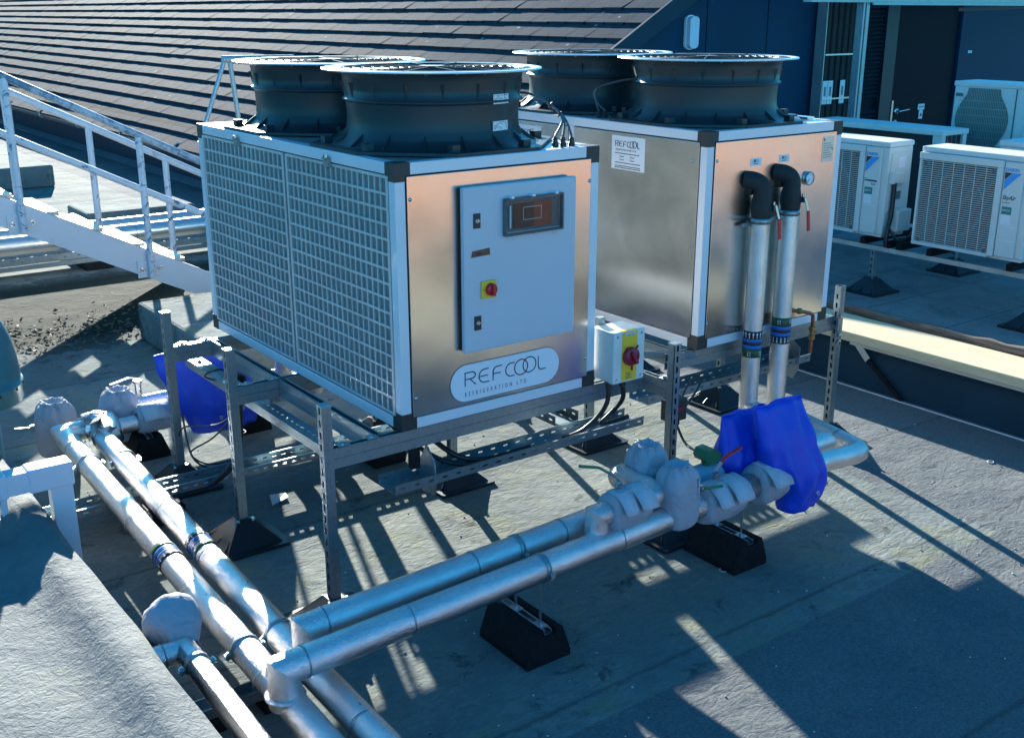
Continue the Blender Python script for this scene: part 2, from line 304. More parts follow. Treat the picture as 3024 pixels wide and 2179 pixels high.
def text(s,size,org,xd,yd,m,parent=None,name='lettering',wscale=1,ext=.0006,shear=0,space=1,bold=0):
    cu=bpy.data.curves.new('t','FONT'); cu.body=s; cu.size=size; cu.extrude=ext; cu.shear=shear; cu.space_character=space; cu.resolution_u=3; cu.offset=bold
    o=bpy.data.objects.new('t',cu); COL.objects.link(o); dg=bpy.context.evaluated_depsgraph_get(); dg.update()
    me=o.evaluated_get(dg).to_mesh(); vs=[v.co.copy() for v in me.vertices]; fs=[list(p.vertices) for p in me.polygons]
    o.evaluated_get(dg).to_mesh_clear(); bpy.data.objects.remove(o); bpy.data.curves.remove(cu)
    xd=V(xd).normalized(); yd=V(yd).normalized(); n=xd.cross(yd); org=V(org); b=MB()
    b.add([org+xd*(v.x*wscale)+yd*v.y+n*(v.z+ext) for v in vs],fs); return b.build(name,m,parent)
def stroke(b,pts,w,org,xd,yd,n,closed=False,th=.0012):
    # flat rounded polyline lettering stroke
    org=V(org);xd=V(xd);yd=V(yd);n=V(n)
    P=[org+xd*a+yd*c for a,c in pts]
    m=len(P)
    for i in range(m if closed else m-1):
        a=P[i]; c=P[(i+1)%m]; d=(c-a); 
        if d.length<1e-6: continue
        d.normalize(); a=a-d*w*.35; c=c+d*w*.35; sd=d.cross(n).normalized()*(w/2)
        vs=[a-sd,c-sd,c+sd,a+sd]; b.add(vs+[q+n*th for q in vs],[(0,3,2,1),(4,5,6,7),(0,1,5,4),(1,2,6,5),(2,3,7,6),(3,0,4,7)])
def arc(cx,cy,rx,ry,a0,a1,n=12): return [(cx+rx*math.cos(R(a0+(a1-a0)*i/n)),cy+ry*math.sin(R(a0+(a1-a0)*i/n))) for i in range(n+1)]
def logo(org,xd,yd,n,W_,H_,parent,w=.0065,mono=False):
    # word drawn stroke by stroke inside a W_ x H_ box
    k=W_/7.55; h=H_
    b=MB(); r=MB(); u=MB(); t=w
    def st(pts,bb=b): stroke(bb,[(x*k,y*h) for x,y in pts],t,org,xd,yd,n)
    st([(0,0),(0,1)]); st([(0,1),(.6,1)]+arc(.6,.75,.32,.25,90,-90)+[(.1,.5)]); st([(.42,.5),(.95,0)])
    st([(2.1,1),(1.75,1)]+arc(1.75,.5,.5,.5,90,270)+[(2.15,0)]); st([(1.3,.5),(2.0,.5)])
    st([(3.35,1),(2.95,1)]+arc(2.95,.6,.42,.4,90,180)+[(2.53,0)]); st([(2.55,.48),(3.2,.48)])
    st([(4.5,1),(4.2,1)]+arc(4.2,.5,.5,.5,90,270)+[(4.5,0)])
    st(arc(5.15,.52,.62,.6,0,360,28),r); st(arc(5.95,.58,.62,.6,0,360,28),u)
    st([(6.8,1.05),(6.8,.4)]+arc(7.12,.35,.32,.35,180,270)+[(7.5,0)])
    g=b.build('wordmark','navy' if not mono else 'ink',parent)
    r.build('ring_mark','crimson' if not mono else 'ink',parent); u.build('ring_mark','navy' if not mono else 'ink',parent); return g
X=V((1,0,0));Y=V((0,1,0));Z=V((0,0,1))
def screws(pts,n,parent,r=.009):
    for p in pts: MB().lathe([(.0001,.006),(r*.6,.005),(r,.001),(r,-.002)],p,n,10).build('screw','screw',parent)
# ------------------------------------------------------------------ chiller
H=1.165; L=2.13
def fan(cx,cy,par,seedrot=0,labels=False):
    f=thing('tmp','','',(0,0,0)); COL.objects.unlink(f); bpy.data.objects.remove(f)
    z=H
    prof=[(.495,.003),(.472,.007),(.448,.017),(.428,.030),(.413,.048),(.404,.072),(.401,.11),(.402,.15),(.405,.185),(.406,.192),(.418,.194),(.419,.202),(.408,.205),(.412,.25),(.417,.29),(.422,.316),(.432,.326),(.466,.329),(.466,.334),(.43,.336),(.404,.33),(.396,.2),(.39,.1),(.43,.02)]
    sh=MB().lathe([(r,z+.012+h) for r,h in prof],(cx,cy,0),seg=96)
    g=sh
    for k in range(16):  # gussets low and wedge bosses above
        a=k*PI/8+.13; d=V((math.cos(a),math.sin(a),0)); o=V((cx,cy,z+.014)); s_=d.cross(Z)*.003
        tri=[d*.490,d*.42+Z*.0,d*.404+Z*.062]
        g.add([o+q-s_ for q in tri]+[o+q+s_ for q in tri],[(0,1,2),(5,4,3),(0,3,4,1),(1,4,5,2),(2,5,3,0)])
        a+=PI/16; d=V((math.cos(a),math.sin(a),0)); s_=d.cross(Z); o=V((cx,cy,z+.012))
        q=[d*.405+Z*.215-s_*.003,d*.405+Z*.215+s_*.003,d*.411+Z*.275+s_*.014,d*.411+Z*.275-s_*.014,d*.411+Z*.215,d*.428+Z*.277]
        g.add([o+p for p in q],[(0,1,2,3),(0,4,1),(3,2,5),(0,3,5,4),(1,4,5,2)])
    sh=sh.build('fan_shroud','shroud',par)
    WL[sh.name]=WL[par.name]
    # octagonal base plate with bolt lugs
    b=MB(); oc=[(.535/math.cos(PI/8)*math.cos(PI/8+k*PI/4),.535/math.cos(PI/8)*math.sin(PI/8+k*PI/4)) for k in range(8)]
    b.prism(oc,(cx,cy,z+.001),(cx,cy,z+.014),X,Y)
    for k in range(8):
        a=k*PI/4+PI/8; c=V((cx+.50*math.cos(a),cy+.50*math.sin(a),z+.014)); b.box(c-V((.02,.02,0)),c+V((.02,.02,.03)))
    b.build('base_plate','shroud',sh)
    zt=z+.340
    MB().lathe([(.466,zt-.003),(.508,zt-.002),(.511,zt+.002),(.508,zt+.006),(.468,zt+.006),(.466,zt-.003)],(cx,cy,0),seg=96).build('rim','rim',sh)
    gd=MB()
    for i in range(9): gd.ring((cx,cy,zt+.006),.07+i*.042,.0018,Z,64,4)
    for k in range(12):
        a=k*PI/6+.2; d=V((math.cos(a),math.sin(a),0)); gd.bar(V((cx,cy,zt+.007))+d*.06,V((cx,cy,zt+.007))+d*.44,.004,.004)
    gd.disc((cx,cy,zt+.009),.06,Z,24,.006); gd.build('fan_guard','black',sh)
    for k in range(5):
        a=k*2*PI/5+seedrot; d=V((math.cos(a),math.sin(a),0)); s_=d.cross(Z); bl=MB(); n=8; vs=[]
        for i in range(n):
            r=.09+.30*i/(n-1); w=.10+.05*i/(n-1); tw=.06-.02*i/(n-1); c=V((cx,cy,z+.15))+d*r
            vs+= [c-s_*w/2+Z*tw/2,c+s_*w/2-Z*tw/2]
        bl.add(vs,[(2*i,2*i+1,2*i+3,2*i+2) for i in range(n-1)],True); o=bl.build('fan_blade','shroud',sh); mo=o.modifiers.new('th','SOLIDIFY'); mo.thickness=.005
    MB().lathe([(.0001,.26),(.09,.26),(.1,.25),(.1,.06),(.0001,.06)],(cx,cy,z),seg=24).build('motor','black',sh)
    for k in range(20): # bright stiffeners seen just inside the lip
        a=k*2*PI/20; d=V((math.cos(a),math.sin(a),0))
        gd2=MB().bar(V((cx,cy,zt-.012))+d*.40,V((cx,cy,zt-.002))+d*.432,.012,.012) if k==0 else gd2.bar(V((cx,cy,zt-.012))+d*.40,V((cx,cy,zt-.002))+d*.432,.012,.012)
    gd2.build('lip_bracket','rim',sh)
    if labels:
        for zz,rr in ((1.385,.4125),(1.268,.4085)):
            a0=-PI/2+.16-.02; vs=[];n=6
            lb=MB()
            for i in range(n+1):
                a=a0+(i/n)*.26
                for h in (-.021,.021): vs.append(V((cx+rr*math.cos(a),cy+rr*math.sin(a),zz+h)))
            lb.add(vs,[(2*i,2*i+2,2*i+3,2*i+1) for i in range(n)],True); l=lb.build('label','label',sh)
            t=MB()
            random.seed(int(zz*1000))
            for row in range(5):
                a=a0+.012
                while a<a0+.235:
                    w=random.uniform(.006,.02)
                    if random.random()<.6:
                        q=V((cx+(rr+.0008)*math.cos(a),cy+(rr+.0008)*math.sin(a),zz+.015-row*.0065)); e=V((cx+(rr+.0008)*math.cos(a+w),cy+(rr+.0008)*math.sin(a+w),zz+.015-row*.0065)); t.bar(q,e,.0006,.003)
                    a+=w+.008
            t.build('small_print','ink',l)
    return sh
def profile_frame(ox,oy,W,par):
    p=.05; b=MB(); e=.0
    def tb(z0,z1):
        b.box((ox+.075,oy,z0),(ox+W-.075,oy+p,z1)); b.box((ox+.075,oy+L-p,z0),(ox+W-.075,oy+L,z1))
        b.box((ox,oy+.075,z0),(ox+p,oy+L-.075,z1)); b.box((ox+W-p,oy+.075,z0),(ox+W,oy+L-.075,z1))
    tb(0,p); tb(H-p,H)
    for x in (ox,ox+W-p):
        for y in (oy,oy+L-p): b.box((x,y,.075),(x+p,y+p,H-.075))
    b.build('frame','white_al',par,.003)
    for x,sx in ((ox,1),(ox+W,-1)):
        for y,sy in ((oy,1),(oy+L,-1)):
            for z,sz in ((0,1),(H,-1)):
                c=MB(); q=.0012
                c.box((x-sx*q,y-sy*q,z-sz*q),(x+sx*.052,y+sy*.052,z+sz*.052)); e2=.0003
                c.box((x+sx*.052,y-sy*(q-e2),z-sz*(q-e2)),(x+sx*.076,y+sy*(.052-e2),z+sz*(.052-e2))); c.box((x-sx*(q-e2),y+sy*.052,z-sz*(q-e2)),(x+sx*(.052-e2),y+sy*.076,z+sz*(.052-e2))); c.box((x-sx*(q-e2),y-sy*(q-e2),z+sz*.052),(x+sx*(.052-e2),y+sy*(.052-e2),z+sz*.076))
                c.build('corner_block','corner',par)
def plate_x(x,y0,y1,z0,z1,s,par,name='side_panel',m='stainless'):
    return MB().box((x-s*.004,y0,z0),(x+s*.03,y1,z1)).build(name,m,par,.0015)
def chiller(ox,oy,W,label,gr):
    c=thing('chiller',label,'chiller',(ox+W/2,oy+L/2,0),gr)
    profile_frame(ox,oy,W,c)
    MB().box((ox+.02,oy+.02,H-.02),(ox+W-.02,oy+L-.02,H-.004)).build('top_deck','deck_al',c)
    MB().box((ox+.03,oy+.03,.01),(ox+W-.03,oy+L-.03,.03)).build('base_tray','galv',c)
    MB().box((ox+.045,oy+.03,.03),(ox+.12,oy+L-.03,H-.03)).box((ox+W-.12,oy+.03,.03),(ox+W-.045,oy+L-.03,H-.03)).build('coil','ac_dark',c)
    # dark reveal gasket just under top profile
    MB().box((ox+.052,oy+.001,.052),(ox+W-.052,oy+.02,H-.05)).build('gasket','gasket',c)
    MB().box((ox+.055,oy-.006,.056),(ox+W-.052,oy+.008,H-.056)).build('front_panel','stainless',c,.0015)
    MB().box((ox+.055,oy+L-.01,.056),(ox+W-.055,oy+L+.004,H-.056)).build('rear_panel','stainless',c,.0015)
    return c
A=chiller(0,0,1.10,'near chiller with filter grid on its left side, control cabinet and oval nameplate','pair of roof chillers')
# filter panels on the near unit
for y0,y1 in ((.055,1.025),(1.045,2.07)):
    fp=MB().box((.012,y0+.015,.07),(.026,y1-.015,H-.065)).build('filter_panel','filter',A)
    g=MB(); g.box((.0,y0,.058),(.012,y0+.02,H-.055)); g.box((.0,y1-.02,.058),(.012,y1,H-.055)); g.box((.0015,y0+.02,.058),(.012,y1-.02,.07)); g.box((.0015,y0+.02,H-.068),(.012,y1-.02,H-.055))
    n=19; dy=(y1-y0-.04)/n
    for i in range(1,n): g.box((.003,y0+.02+i*dy-.0042,.07),(.011,y0+.02+i*dy+.0042,H-.068))
    nz=16; dz=(H-.138)/nz
    for i in range(1,nz): g.box((.0018,y0+.02,.07+i*dz-.0055),(.0098,y1-.02,.07+i*dz+.0055))
    g.build('perforated_grid','grid',fp)
for y in (.57,1.57):
    b=MB().box((-.018,y-.022,1.095),(-.001,y+.022,1.135)).box((-.03,y-.012,1.128),(-.001,y+.012,1.136)); b.build('panel_clip','galv',A); MB().lathe([(.0001,.012),(.011,.012),(.011,0)],(-.016,y,1.136),Z,6,smooth=False).build('clip_nut','screw',A)
plate_x(1.10,.055,1.03,.058,H-.056,-1,A); plate_x(1.10,1.06,2.07,.058,H-.056,-1,A)
screws([(.068,-.006,1.014),(1.041,-.006,1.009),(1.036,-.006,.151),(.071,-.006,.143)],(0,-1,0),A)
f1=fan(.55,.56,A,.3,True); fan(.55,1.57,A,1.0)
# control cabinet
MB().box((.308,-.006,.322),(.918,-.028,1.038)).build('cabinet_gasket','gasket',A)
cab=MB().box((.302,-.024,.313),(.924,-.052,1.046)).build('control_cabinet','cab',A,.007)
for z in (.90,.446):
    l=MB().box((.352,-.0525,z-.032),(.388,-.057,z+.032)).build('lock','black',cab,.001)
    MB().ring((.372,-.0575,z),.008,.0022,(0,1,0),16,6).build('lock_barrel','screw',l); MB().box((.370,-.0575,z-.003),(.384,-.0585,z+.003)).build('key_slot','screw',l)
MB().add([(.338,-.0532,.742),(.440,-.0532,.745),(.438,-.0532,.776),(.345,-.0532,.770)],[(0,1,2,3)]).build('tape_strip','orange_tape',cab)
text('MAIN',.014,(.362,-.0536,.752),X,Z,'ink',cab,'handwriting')
sw=MB().box((.388,-.0525,.552),(.470,-.060,.632)).build('isolator_plate','yellow',cab,.003)
MB().lathe([(.028,0),(.028,.014),(.024,.018),(.0001,.018)],(.436,-.060,.592),(0,-1,0),24).build('rotary_knob','red',sw); MB().box((.429,-.078,.566),(.443,-.094,.618)).build('knob_grip','red',sw,.003)
MB().box((.398,-.0605,.590),(.406,-.061,.594)).build('pointer','ink',sw)
# display window
db=MB().box((.522,-.0525,.832),(.820,-.0565,.968)).build('display_bezel','cablegrey',cab,.006)
MB().box((.508,-.0525,.817),(.834,-.075,.826)).box((.508,-.0525,.974),(.834,-.075,.983)).box((.508,-.0525,.826),(.517,-.075,.974)).box((.825,-.0525,.826),(.834,-.075,.974)).build('bezel_rim','cablegrey',db,.003)
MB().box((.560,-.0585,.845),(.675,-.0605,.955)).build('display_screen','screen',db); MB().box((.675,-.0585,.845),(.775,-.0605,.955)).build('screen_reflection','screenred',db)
fr=MB(); 
for a in (((.615,.880),(.715,.880)),((.715,.880),(.715,.935)),((.715,.935),(.615,.935)),((.615,.935),(.615,.880))): fr.bar((a[0][0],-.0609,a[0][1]),(a[1][0],-.0609,a[1][1]),.0008,.002)
fr.build('screen_outline','bandwhite',db)
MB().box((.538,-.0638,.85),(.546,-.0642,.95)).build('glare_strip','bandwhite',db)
w=MB(); w.box((.508,-.0765,.818),(.834,-.0795,.982)); w.build('hinged_window','clear',cab,.002)
for x in (.545,.66,.79): MB().box((x-.008,-.0525,.982),(x+.008,-.080,.992)).build('window_hinge','bandwhite',cab)
for x in (.56,.79): MB().ring((x,-.066,.812),.013,.002,(0,1,0),16,6).build('window_latch','clear',cab)
# nameplate
def pill(x0,x1,z0,z1,y,th):
    r=(z1-z0)/2; zc=(z0+z1)/2; p=arc(x1-r,zc,r,r,-90,90,20)+arc(x0+r,zc,r,r,90,270,20)
    return MB().prism([(a,b) for a,b in p],(0,y,0),(0,y-th,0),X,Z)
npb=pill(.248,.872,.072,.250,-.006,.0016).build('nameplate','ink',A)
pill(.2505,.8695,.0745,.2475,-.0077,.0018).build('plate_face','label',npb)
logo((.328,-.0096,.148),X,Z,V((0,-1,0)),.462,.062,npb,.0052)
text('REFRIGERATION LTD',.030,(.325,-.0096,.098),X,Z,'grey_ink',npb,'lettering',.62,space=2.15)
# fan cables on near unit
def cable(pts,r,par=None,m='cable',name='cable',seg=8,sub=6):
    P=[V(p) for p in pts]; out=[]
    for i in range(len(P)-1):
        p0=P[max(0,i-1)];p1=P[i];p2=P[i+1];p3=P[min(len(P)-1,i+2)]
        for k in range(sub):
            t=k/sub; out.append(.5*((2*p1)+(-p0+p2)*t+(2*p0-5*p1+4*p2-p3)*t*t+(-p0+3*p1-3*p2+p3)*t**3))
    out.append(P[-1]); return MB().tube(out,r,seg).build(name,m,par)
for i,(gx,gy) in enumerate(((.93,.115),(.96,.095),(.995,.075))):
    MB().lathe([(.016,0),(.016,.018),(.012,.02),(.012,.035),(.007,.045),(.0001,.045)],(gx,gy,H-.004),Z,8,smooth=False).build('cable_gland','black',A)
    cable([(.885,.335,1.395),(.93,.29,1.385),(.985,.22,1.34),(1.0+.008*i,.15,1.28),(gx,gy,1.21)],.0055,A,'cablegrey','fan_cable')
for p in ((.985,.22,1.34),(1.0,.17,1.30)): MB().ring(p,.014,.003,(.5,-.6,-.5),12,5).build('cable_tie','black',A)
# ------------------------------------------------------------------ far chiller
ox,oy,W2=1.932,.109,1.085
B=chiller(ox,oy,W2,'far chiller with two black lagged pipes and gauge on its stainless front','pair of roof chillers')
for y0,y1 in ((oy+.055,1.185),(1.245,2.18)): plate_x(ox,y0,y1,.058,H-.056,1,B)
MB().box((ox-.0005,1.19,.05),(ox+.03,1.24,H-.05)).build('mullion','white_al',B,.002)
plate_x(ox+W2,oy+.055,2.18,.058,H-.056,-1,B)
screws([(ox+.068,oy-.006,1.015),(ox+1.0,oy-.006,1.015),(ox+.06,oy-.006,.14),(ox+1.0,oy-.006,.15)],(0,-1,0),B); screws([(ox-.004,oy+.10,1.01)],(-1,0,0),B,.011)
fan(ox+.545,oy+.56,B,.7); fan(ox+.545,oy+1.57,B,.1)
for gx,gy in ((2.06,1.12),(2.09,1.10)):
    MB().lathe([(.016,0),(.016,.018),(.012,.02),(.012,.035),(.0001,.04)],(gx,gy,H-.004),Z,8,smooth=False).build('cable_gland','black',B)
    cable([(2.17,.86,1.40),(2.06,.98,1.37),(2.0,1.08,1.325),(2.02,1.10,1.26),(gx,gy,1.20)],.006,B,'cablegrey','fan_cable')
MB().box((ox+.97,oy+.16,H+.0),(ox+1.03,oy+1.7,H+.014)).build('deck_trim','deck_al',B)
def notice(y0,y1,z0,z1,par,near=True):
    n=MB().box((ox-.0055,y0,z0),(ox-.004,y1,z1)).build('notice','label',par)
    xd=V((0,-1,0)); logo((ox-.006,y1-.03,z1-.058),xd,Z,V((-1,0,0)),(y1-y0)-.07,.030,n,.0034,True)
    text('REFRIGERATION LTD',.013,(ox-.006,y1-.035,z1-.08),xd,Z,'grey_ink',n,'lettering',.9,space=1.6)
    if near:
        tx=['THIS EQUIPMENT OPERATES WITH THE FOLLOWING REFRIGERANT','UNIT MUST ONLY BE SERVICED BY TRAINED STAFF','Tel: 01234 567890  Fax: 01234 567891']
        for s_,z in ((tx[0],-.098),(tx[1],-.150),('Head Office Tel 01xxx  Fax 01xxx',-.168),('e-mail  info    web  www',-.178)):
            t=MB(); random.seed(len(s_)); q=0
            while q<(y1-y0)-.075:
                wd=random.uniform(.006,.02); t.box((ox-.006,y1-.03-q,z1+z),(ox-.0066,y1-.03-q-wd,z1+z+.005)); q+=wd+.004
            t.build('small_print','ink',n)
        for yy in (.07,.155):
            for zz in (-.117,-.134):
                c=MB()
                a=(y1-yy,z1+zz); 
                for p,q in (((0,0),(.009,0)),((.009,0),(.009,.009)),((.009,.009),(0,.009)),((0,.009),(0,0))): c.bar((ox-.0062,a[0]-p[0],a[1]+p[1]),(ox-.0062,a[0]-q[0],a[1]+q[1]),.0008,.0012)
                c.bar((ox-.0062,a[0]-.009,a[1]+.0035),(ox-.0062,a[0]-.034,a[1]+.0035),.0008,.004).build('tick_box','ink',n)
notice(.573,.845,.907,1.092,B); notice(1.50,1.76,.93,1.086,B,False)
for x,z in ((2.258,.968),(2.486,.970)):
    l=MB().box((x,oy-.0062,z),(x+.082,oy-.008,z+.040)).build('pipe_label','label',B)
    MB().box((x+.008,oy-.0082,z+.018),(x+.013,oy-.009,z+.022)).box((x+.068,oy-.0082,z+.018),(x+.073,oy-.009,z+.022)).box((x+.02,oy-.0082,z+.008),(x+.058,oy-.009,z+.012)).ring((x+.05,oy-.0085,z+.025),.007,.0015,(0,1,0),12,4).box((x+.022,oy-.0082,z+.018),(x+.028,oy-.009,z+.034)).box((x+.031,oy-.0082,z+.018),(x+.037,oy-.009,z+.034)).build('pictogram','ink',l)
dp=MB().box((2.845,oy-.0062,.945),(2.945,oy-.008,1.085)).build('data_plate','aluflat',B)
MB().box((2.852,oy-.0082,1.062),(2.862,oy-.0088,1.078)).build('corner_mark','crimson',dp); t=MB()
for i in range(7): t.box((2.853,oy-.0082,1.046-i*.013),(2.853+.05+.03*random.random(),oy-.0088,1.050-i*.013))
t.build('small_print','grey_ink',dp)
ga=MB().lathe([(.036,0),(.038,.004),(.038,.02),(.034,.024)],(2.735,oy-.006,.865),(0,-1,0),28).build('pressure_gauge','screw',B)
MB().disc((2.735,oy-.024,.865),.034,(0,1,0),28,.002).build('gauge_face','label',ga); g=MB(); g.bar((2.735,oy-.0262,.865),(2.717,oy-.0262,.849),.001,.003)
for k in range(9):
    a=R(225-k*33.75); g.bar((2.735+.024*math.cos(a),oy-.0262,.865+.024*math.sin(a)),(2.735+.029*math.cos(a),oy-.0262,.865+.029*math.sin(a)),.001,.002)
g.build('gauge_needle','ink',ga)
# copper drain
dr=thing('drain_pipe','brown copper drain pipe with brass valve hanging below the far chiller front','pipe',(2.70,.1,.09))
cable([(2.62,.108,.12),(2.68,.04,.115),(2.74,.03,.10),(2.79,.03,.08),(2.80,.03,.04),(2.80,.03,.0)],.011,dr,'copper','bent_tube',10)
MB().lathe([(.013,-.075),(.019,-.07),(.019,-.045),(.014,-.04),(.014,-.02),(.02,-.015),(.02,.005),(.013,.01)],(2.80,.03,0),Z,8,smooth=False).build('drain_valve','brass',dr); MB().tube([(2.80,.03,-.07),(2.798,.03,-.155)],.011,10).build('outlet_stub','copper',dr)
MB().tube([(2.80,.03,-.03),(2.83,.02,-.03)],.007,8).build('valve_screw','brass',dr); MB().lathe([(.018,0),(.018,.02),(.013,.024)],(2.675,.045,.115),(.8,-.5,0),8,smooth=False).build('union_nut','brass',dr)
# ------------------------------------------------------------------ struts
def strut(p0,p1,par,up=(0,0,1),w=.041,h=.041,name='rail',m='galv'):
    p0=V(p0);p1=V(p1);d=(p1-p0).normalized();u=V(up);s_=d.cross(u).normalized(); a=w/2; t=.004; lp=.009
    poly=[(-a,0),(a,0),(a,h),(a-lp,h),(a-lp,h-t),(a-t,h-t),(a-t,t),(-a+t,t),(-a+t,h-t),(-a+lp,h-t),(-a+lp,h),(-a,h)]
    return MB().prism(poly,p0,p1,s_,u).build(name,m,par)
def rail2(p0,p1,par):   # deep rail: two channels back to back, z = top level
    p0=V(p0);p1=V(p1)
    b=MB(); d=(p1-p0).normalized(); s_=d.cross(Z).normalized(); a=.0205; t=.003; lp=.009; h=.044
    for sg,z0 in ((1,-h-.0015),(-1,-h-.003)):
        poly=[(-a,0),(a,0),(a,h),(a-lp,h),(a-lp,h-t),(a-t,h-t),(a-t,t),(-a+t,t),(-a+t,h-t),(-a+lp,h-t),(-a+lp,h),(-a,h)]
        b.prism([(x,y*sg+z0) for x,y in poly],p0,p1,s_,Z)
    return b.build('rail','galv',par)
def post(x,y,z0,z1,par,cap=True,face='x'):
    b=MB(); w=.045; t=.003; x0,y0=x-w/2,y-w/2; Lz=z1-z0
    b.slotted((x0,y0,z0),Z,Y,X,Lz,w,t,.055,.030,.013) if face=='x' else b.box((x0,y0,z0),(x0+t,y0+w,z1))
    if face=='y': b.slotted((x0,y0,z0),Z,X,Y,Lz,w,t,.055,.030,.013)
    else: b.box((x0+t,y0,z0),(x0+w,y0+t,z1)); 
    b.box((x0+w-t,y0+t,z0),(x0+w,y0+w,z1)); b.box((x0+t,y0+w-t,z0),(x0+w-t,y0+w,z1))
    if face=='x': b.box((x-.004,y0-.0015,z0+.01),(x+.004,y0,z1-.004))
    p=b.build('post','galv',par)
    if cap: MB().box((x0-.003,y0-.003,z1),(x0+w+.003,y0+w+.003,z1+.006)).build('post_cap','steel',p,.001)
    return p
def foot(x,y,g,par,ztop=None,s=.182):
    b=MB(); q=.02
    pl=[]
    for cx,cy,a0 in ((s-q,s-q,0),(-s+q,s-q,90),(-s+q,-s+q,180),(s-q,-s+q,270)): pl+=arc(cx,cy,q,q,a0,a0+90,4)
    b.prism(pl,(x,y,g+.001),(x,y,g+.018),X,Y); a=s*.82; c=.036; h=.135
    vs=[(x-a,y-a,g+.018),(x+a,y-a,g+.018),(x+a,y+a,g+.018),(x-a,y+a,g+.018),(x-c,y-c,g+h),(x+c,y-c,g+h),(x+c,y+c,g+h),(x-c,y+c,g+h)]
    b.add(vs,[(0,1,5,4),(1,2,6,5),(2,3,7,6),(3,0,4,7),(4,5,6,7)])
    for sx,sy in ((-1,-1),(1,-1),(1,1),(-1,1)): b.bar((x+sx*c,y+sy*c,g+h-.004),(x+sx*a*.6,y+sy*a*.6,g+.07),.008,.012)
    for k in (-.5,0,.5): b.bar((x-c-.002,y+k*.05,g+h-.03),(x-a-.002,y+k*a*1.6,g+.025),.006,.01)
    f=b.build('rubber_foot','foot',par,.002); 
    MB().box((x+c-.004,y-c-.012,g+h-.012),(x+c+.012,y-c+.006,g+h+.002)).box((x-c-.012,y-c-.01,g+h-.012),(x-c+.004,y-c+.006,g+h)).build('foot_bolt','screw',f)
    return f
def bolt(p,par,plate=True):
    p=V(p); b=MB()
    if plate: b.box(p-V((.028,.02,0)),p+V((.028,.02,.005)))
    b.lathe([(.011,.005),(.011,.013),(.0001,.013)],p,Z,6,smooth=False); b.build('clamp_bolt','screw',par)
F1=thing('support_frame','galvanised steel support frame with slotted legs under the near chiller','frame',(.55,1.0,G),'chiller support frames')
zt=-.004
rail2((-.345,.03,zt),(1.46,.03,zt),F1); rail2((-.345,1.03,zt),(1.2,1.03,zt),F1); rail2((-.345,1.90,zt),(1.2,1.90,zt),F1)
rail2((-.095,.055,zt-.001),(-.095,1.005,zt-.001),F1); rail2((-.095,1.055,zt-.001),(-.095,1.875,zt-.001),F1); rail2((1.14,.055,zt-.001),(1.14,1.875,zt-.001),F1)
for x,y in ((-.345,.03),(-.345,1.03),(-.345,1.90)): post(x-.012,y,G+.10,.19,F1); foot(x-.012,y,G,F1)
post(1.46,-.19,G+.10,.19,F1,face='y'); foot(1.46,-.19,G,F1); rail2((1.46,.052,zt-.002),(1.46,-.166,zt-.002),F1)
for x,y in ((.93,1.03),(.93,1.90),(.93,.06)): 
    if y>.5: post(x,y,G+.10,-.10,F1,False); foot(x,y,G,F1)
MB().box((.06,.02,-.20),(.10,.06,-.096)).build('stub_leg','rubber',F1)
for x in (-.28,-.14): 
    for y in (.03,1.03,1.90): bolt((x,y,zt+.001),F1)
bolt((1.46,-.13,zt),F1)
F2=thing('support_frame','galvanised steel support frame with tall slotted legs under the far chiller','frame',(2.45,1.1,G),'chiller support frames')
rail2((1.76,.16,zt-.002),(3.15,.16,zt-.002),F2); rail2((1.76,1.10,zt-.002),(3.2,1.10,zt-.002),F2); rail2((1.2,1.95,zt-.003),(1.76,1.95,zt-.003),F2); rail2((1.76,2.0,zt-.002),(3.2,2.0,zt-.002),F2)  # short rear rail over the gap is added to shade the deck
rail2((1.85,.185,zt-.003),(1.85,1.07,zt-.003),F2); rail2((2.96,.185,zt-.003),(2.96,1.07,zt-.003),F2)
post(3.165,.13,G+.10,.18,F2,False); foot(3.165,.13,G,F2)
MB().box((3.13,.095,-.06),(3.16,.105,.02)).box((3.12,.098,-.17),(3.165,.105,-.10)).build('corner_bracket','galv',F2)
for z in (.0,-.12,-.16): MB().lathe([(.014,0),(.014,.01),(.0001,.011)],(3.145,.094,z),(0,-1,0),6,smooth=False).build('hex_bolt','screw',F2)
for x,y in ((1.97,1.04),(3.17,1.06),(1.97,2.0),(3.17,2.0)): post(x,y,G+.10,-.1,F2,False); foot(x,y,G,F2)
strut((1.72,.3,-.05),(1.93,.12,-.05),F2,name='brace')
# slotted cross ties hung under the near frame
for (a,b_) in (((-.19,2.02,-.125),(-.19,1.36,-.125)),((-.19,1.28,-.125),(-.19,.25,-.125))):
    t=thing('cross_tie','slotted steel tie hung under the near frame, '+('between rear and middle legs' if a[1]>1.5 else 'between middle and front legs'),'tie',a,'slotted ties under the near frame')
    Ln=a[1]-b_[1]
    MB().slotted((a[0]-.04,b_[1],a[2]),Y,X,Z,Ln,.08,.003,.055,.03,.013).box((a[0]-.04,b_[1],a[2]-.045),(a[0]-.037,a[1],a[2])).box((a[0]+.037,b_[1],a[2]-.045),(a[0]+.04,a[1],a[2])).build('channel','galv',t)
    bolt((a[0],b_[1]+.12,a[2]+.003),t); bolt((a[0],a[1]-.12,a[2]+.003),t)
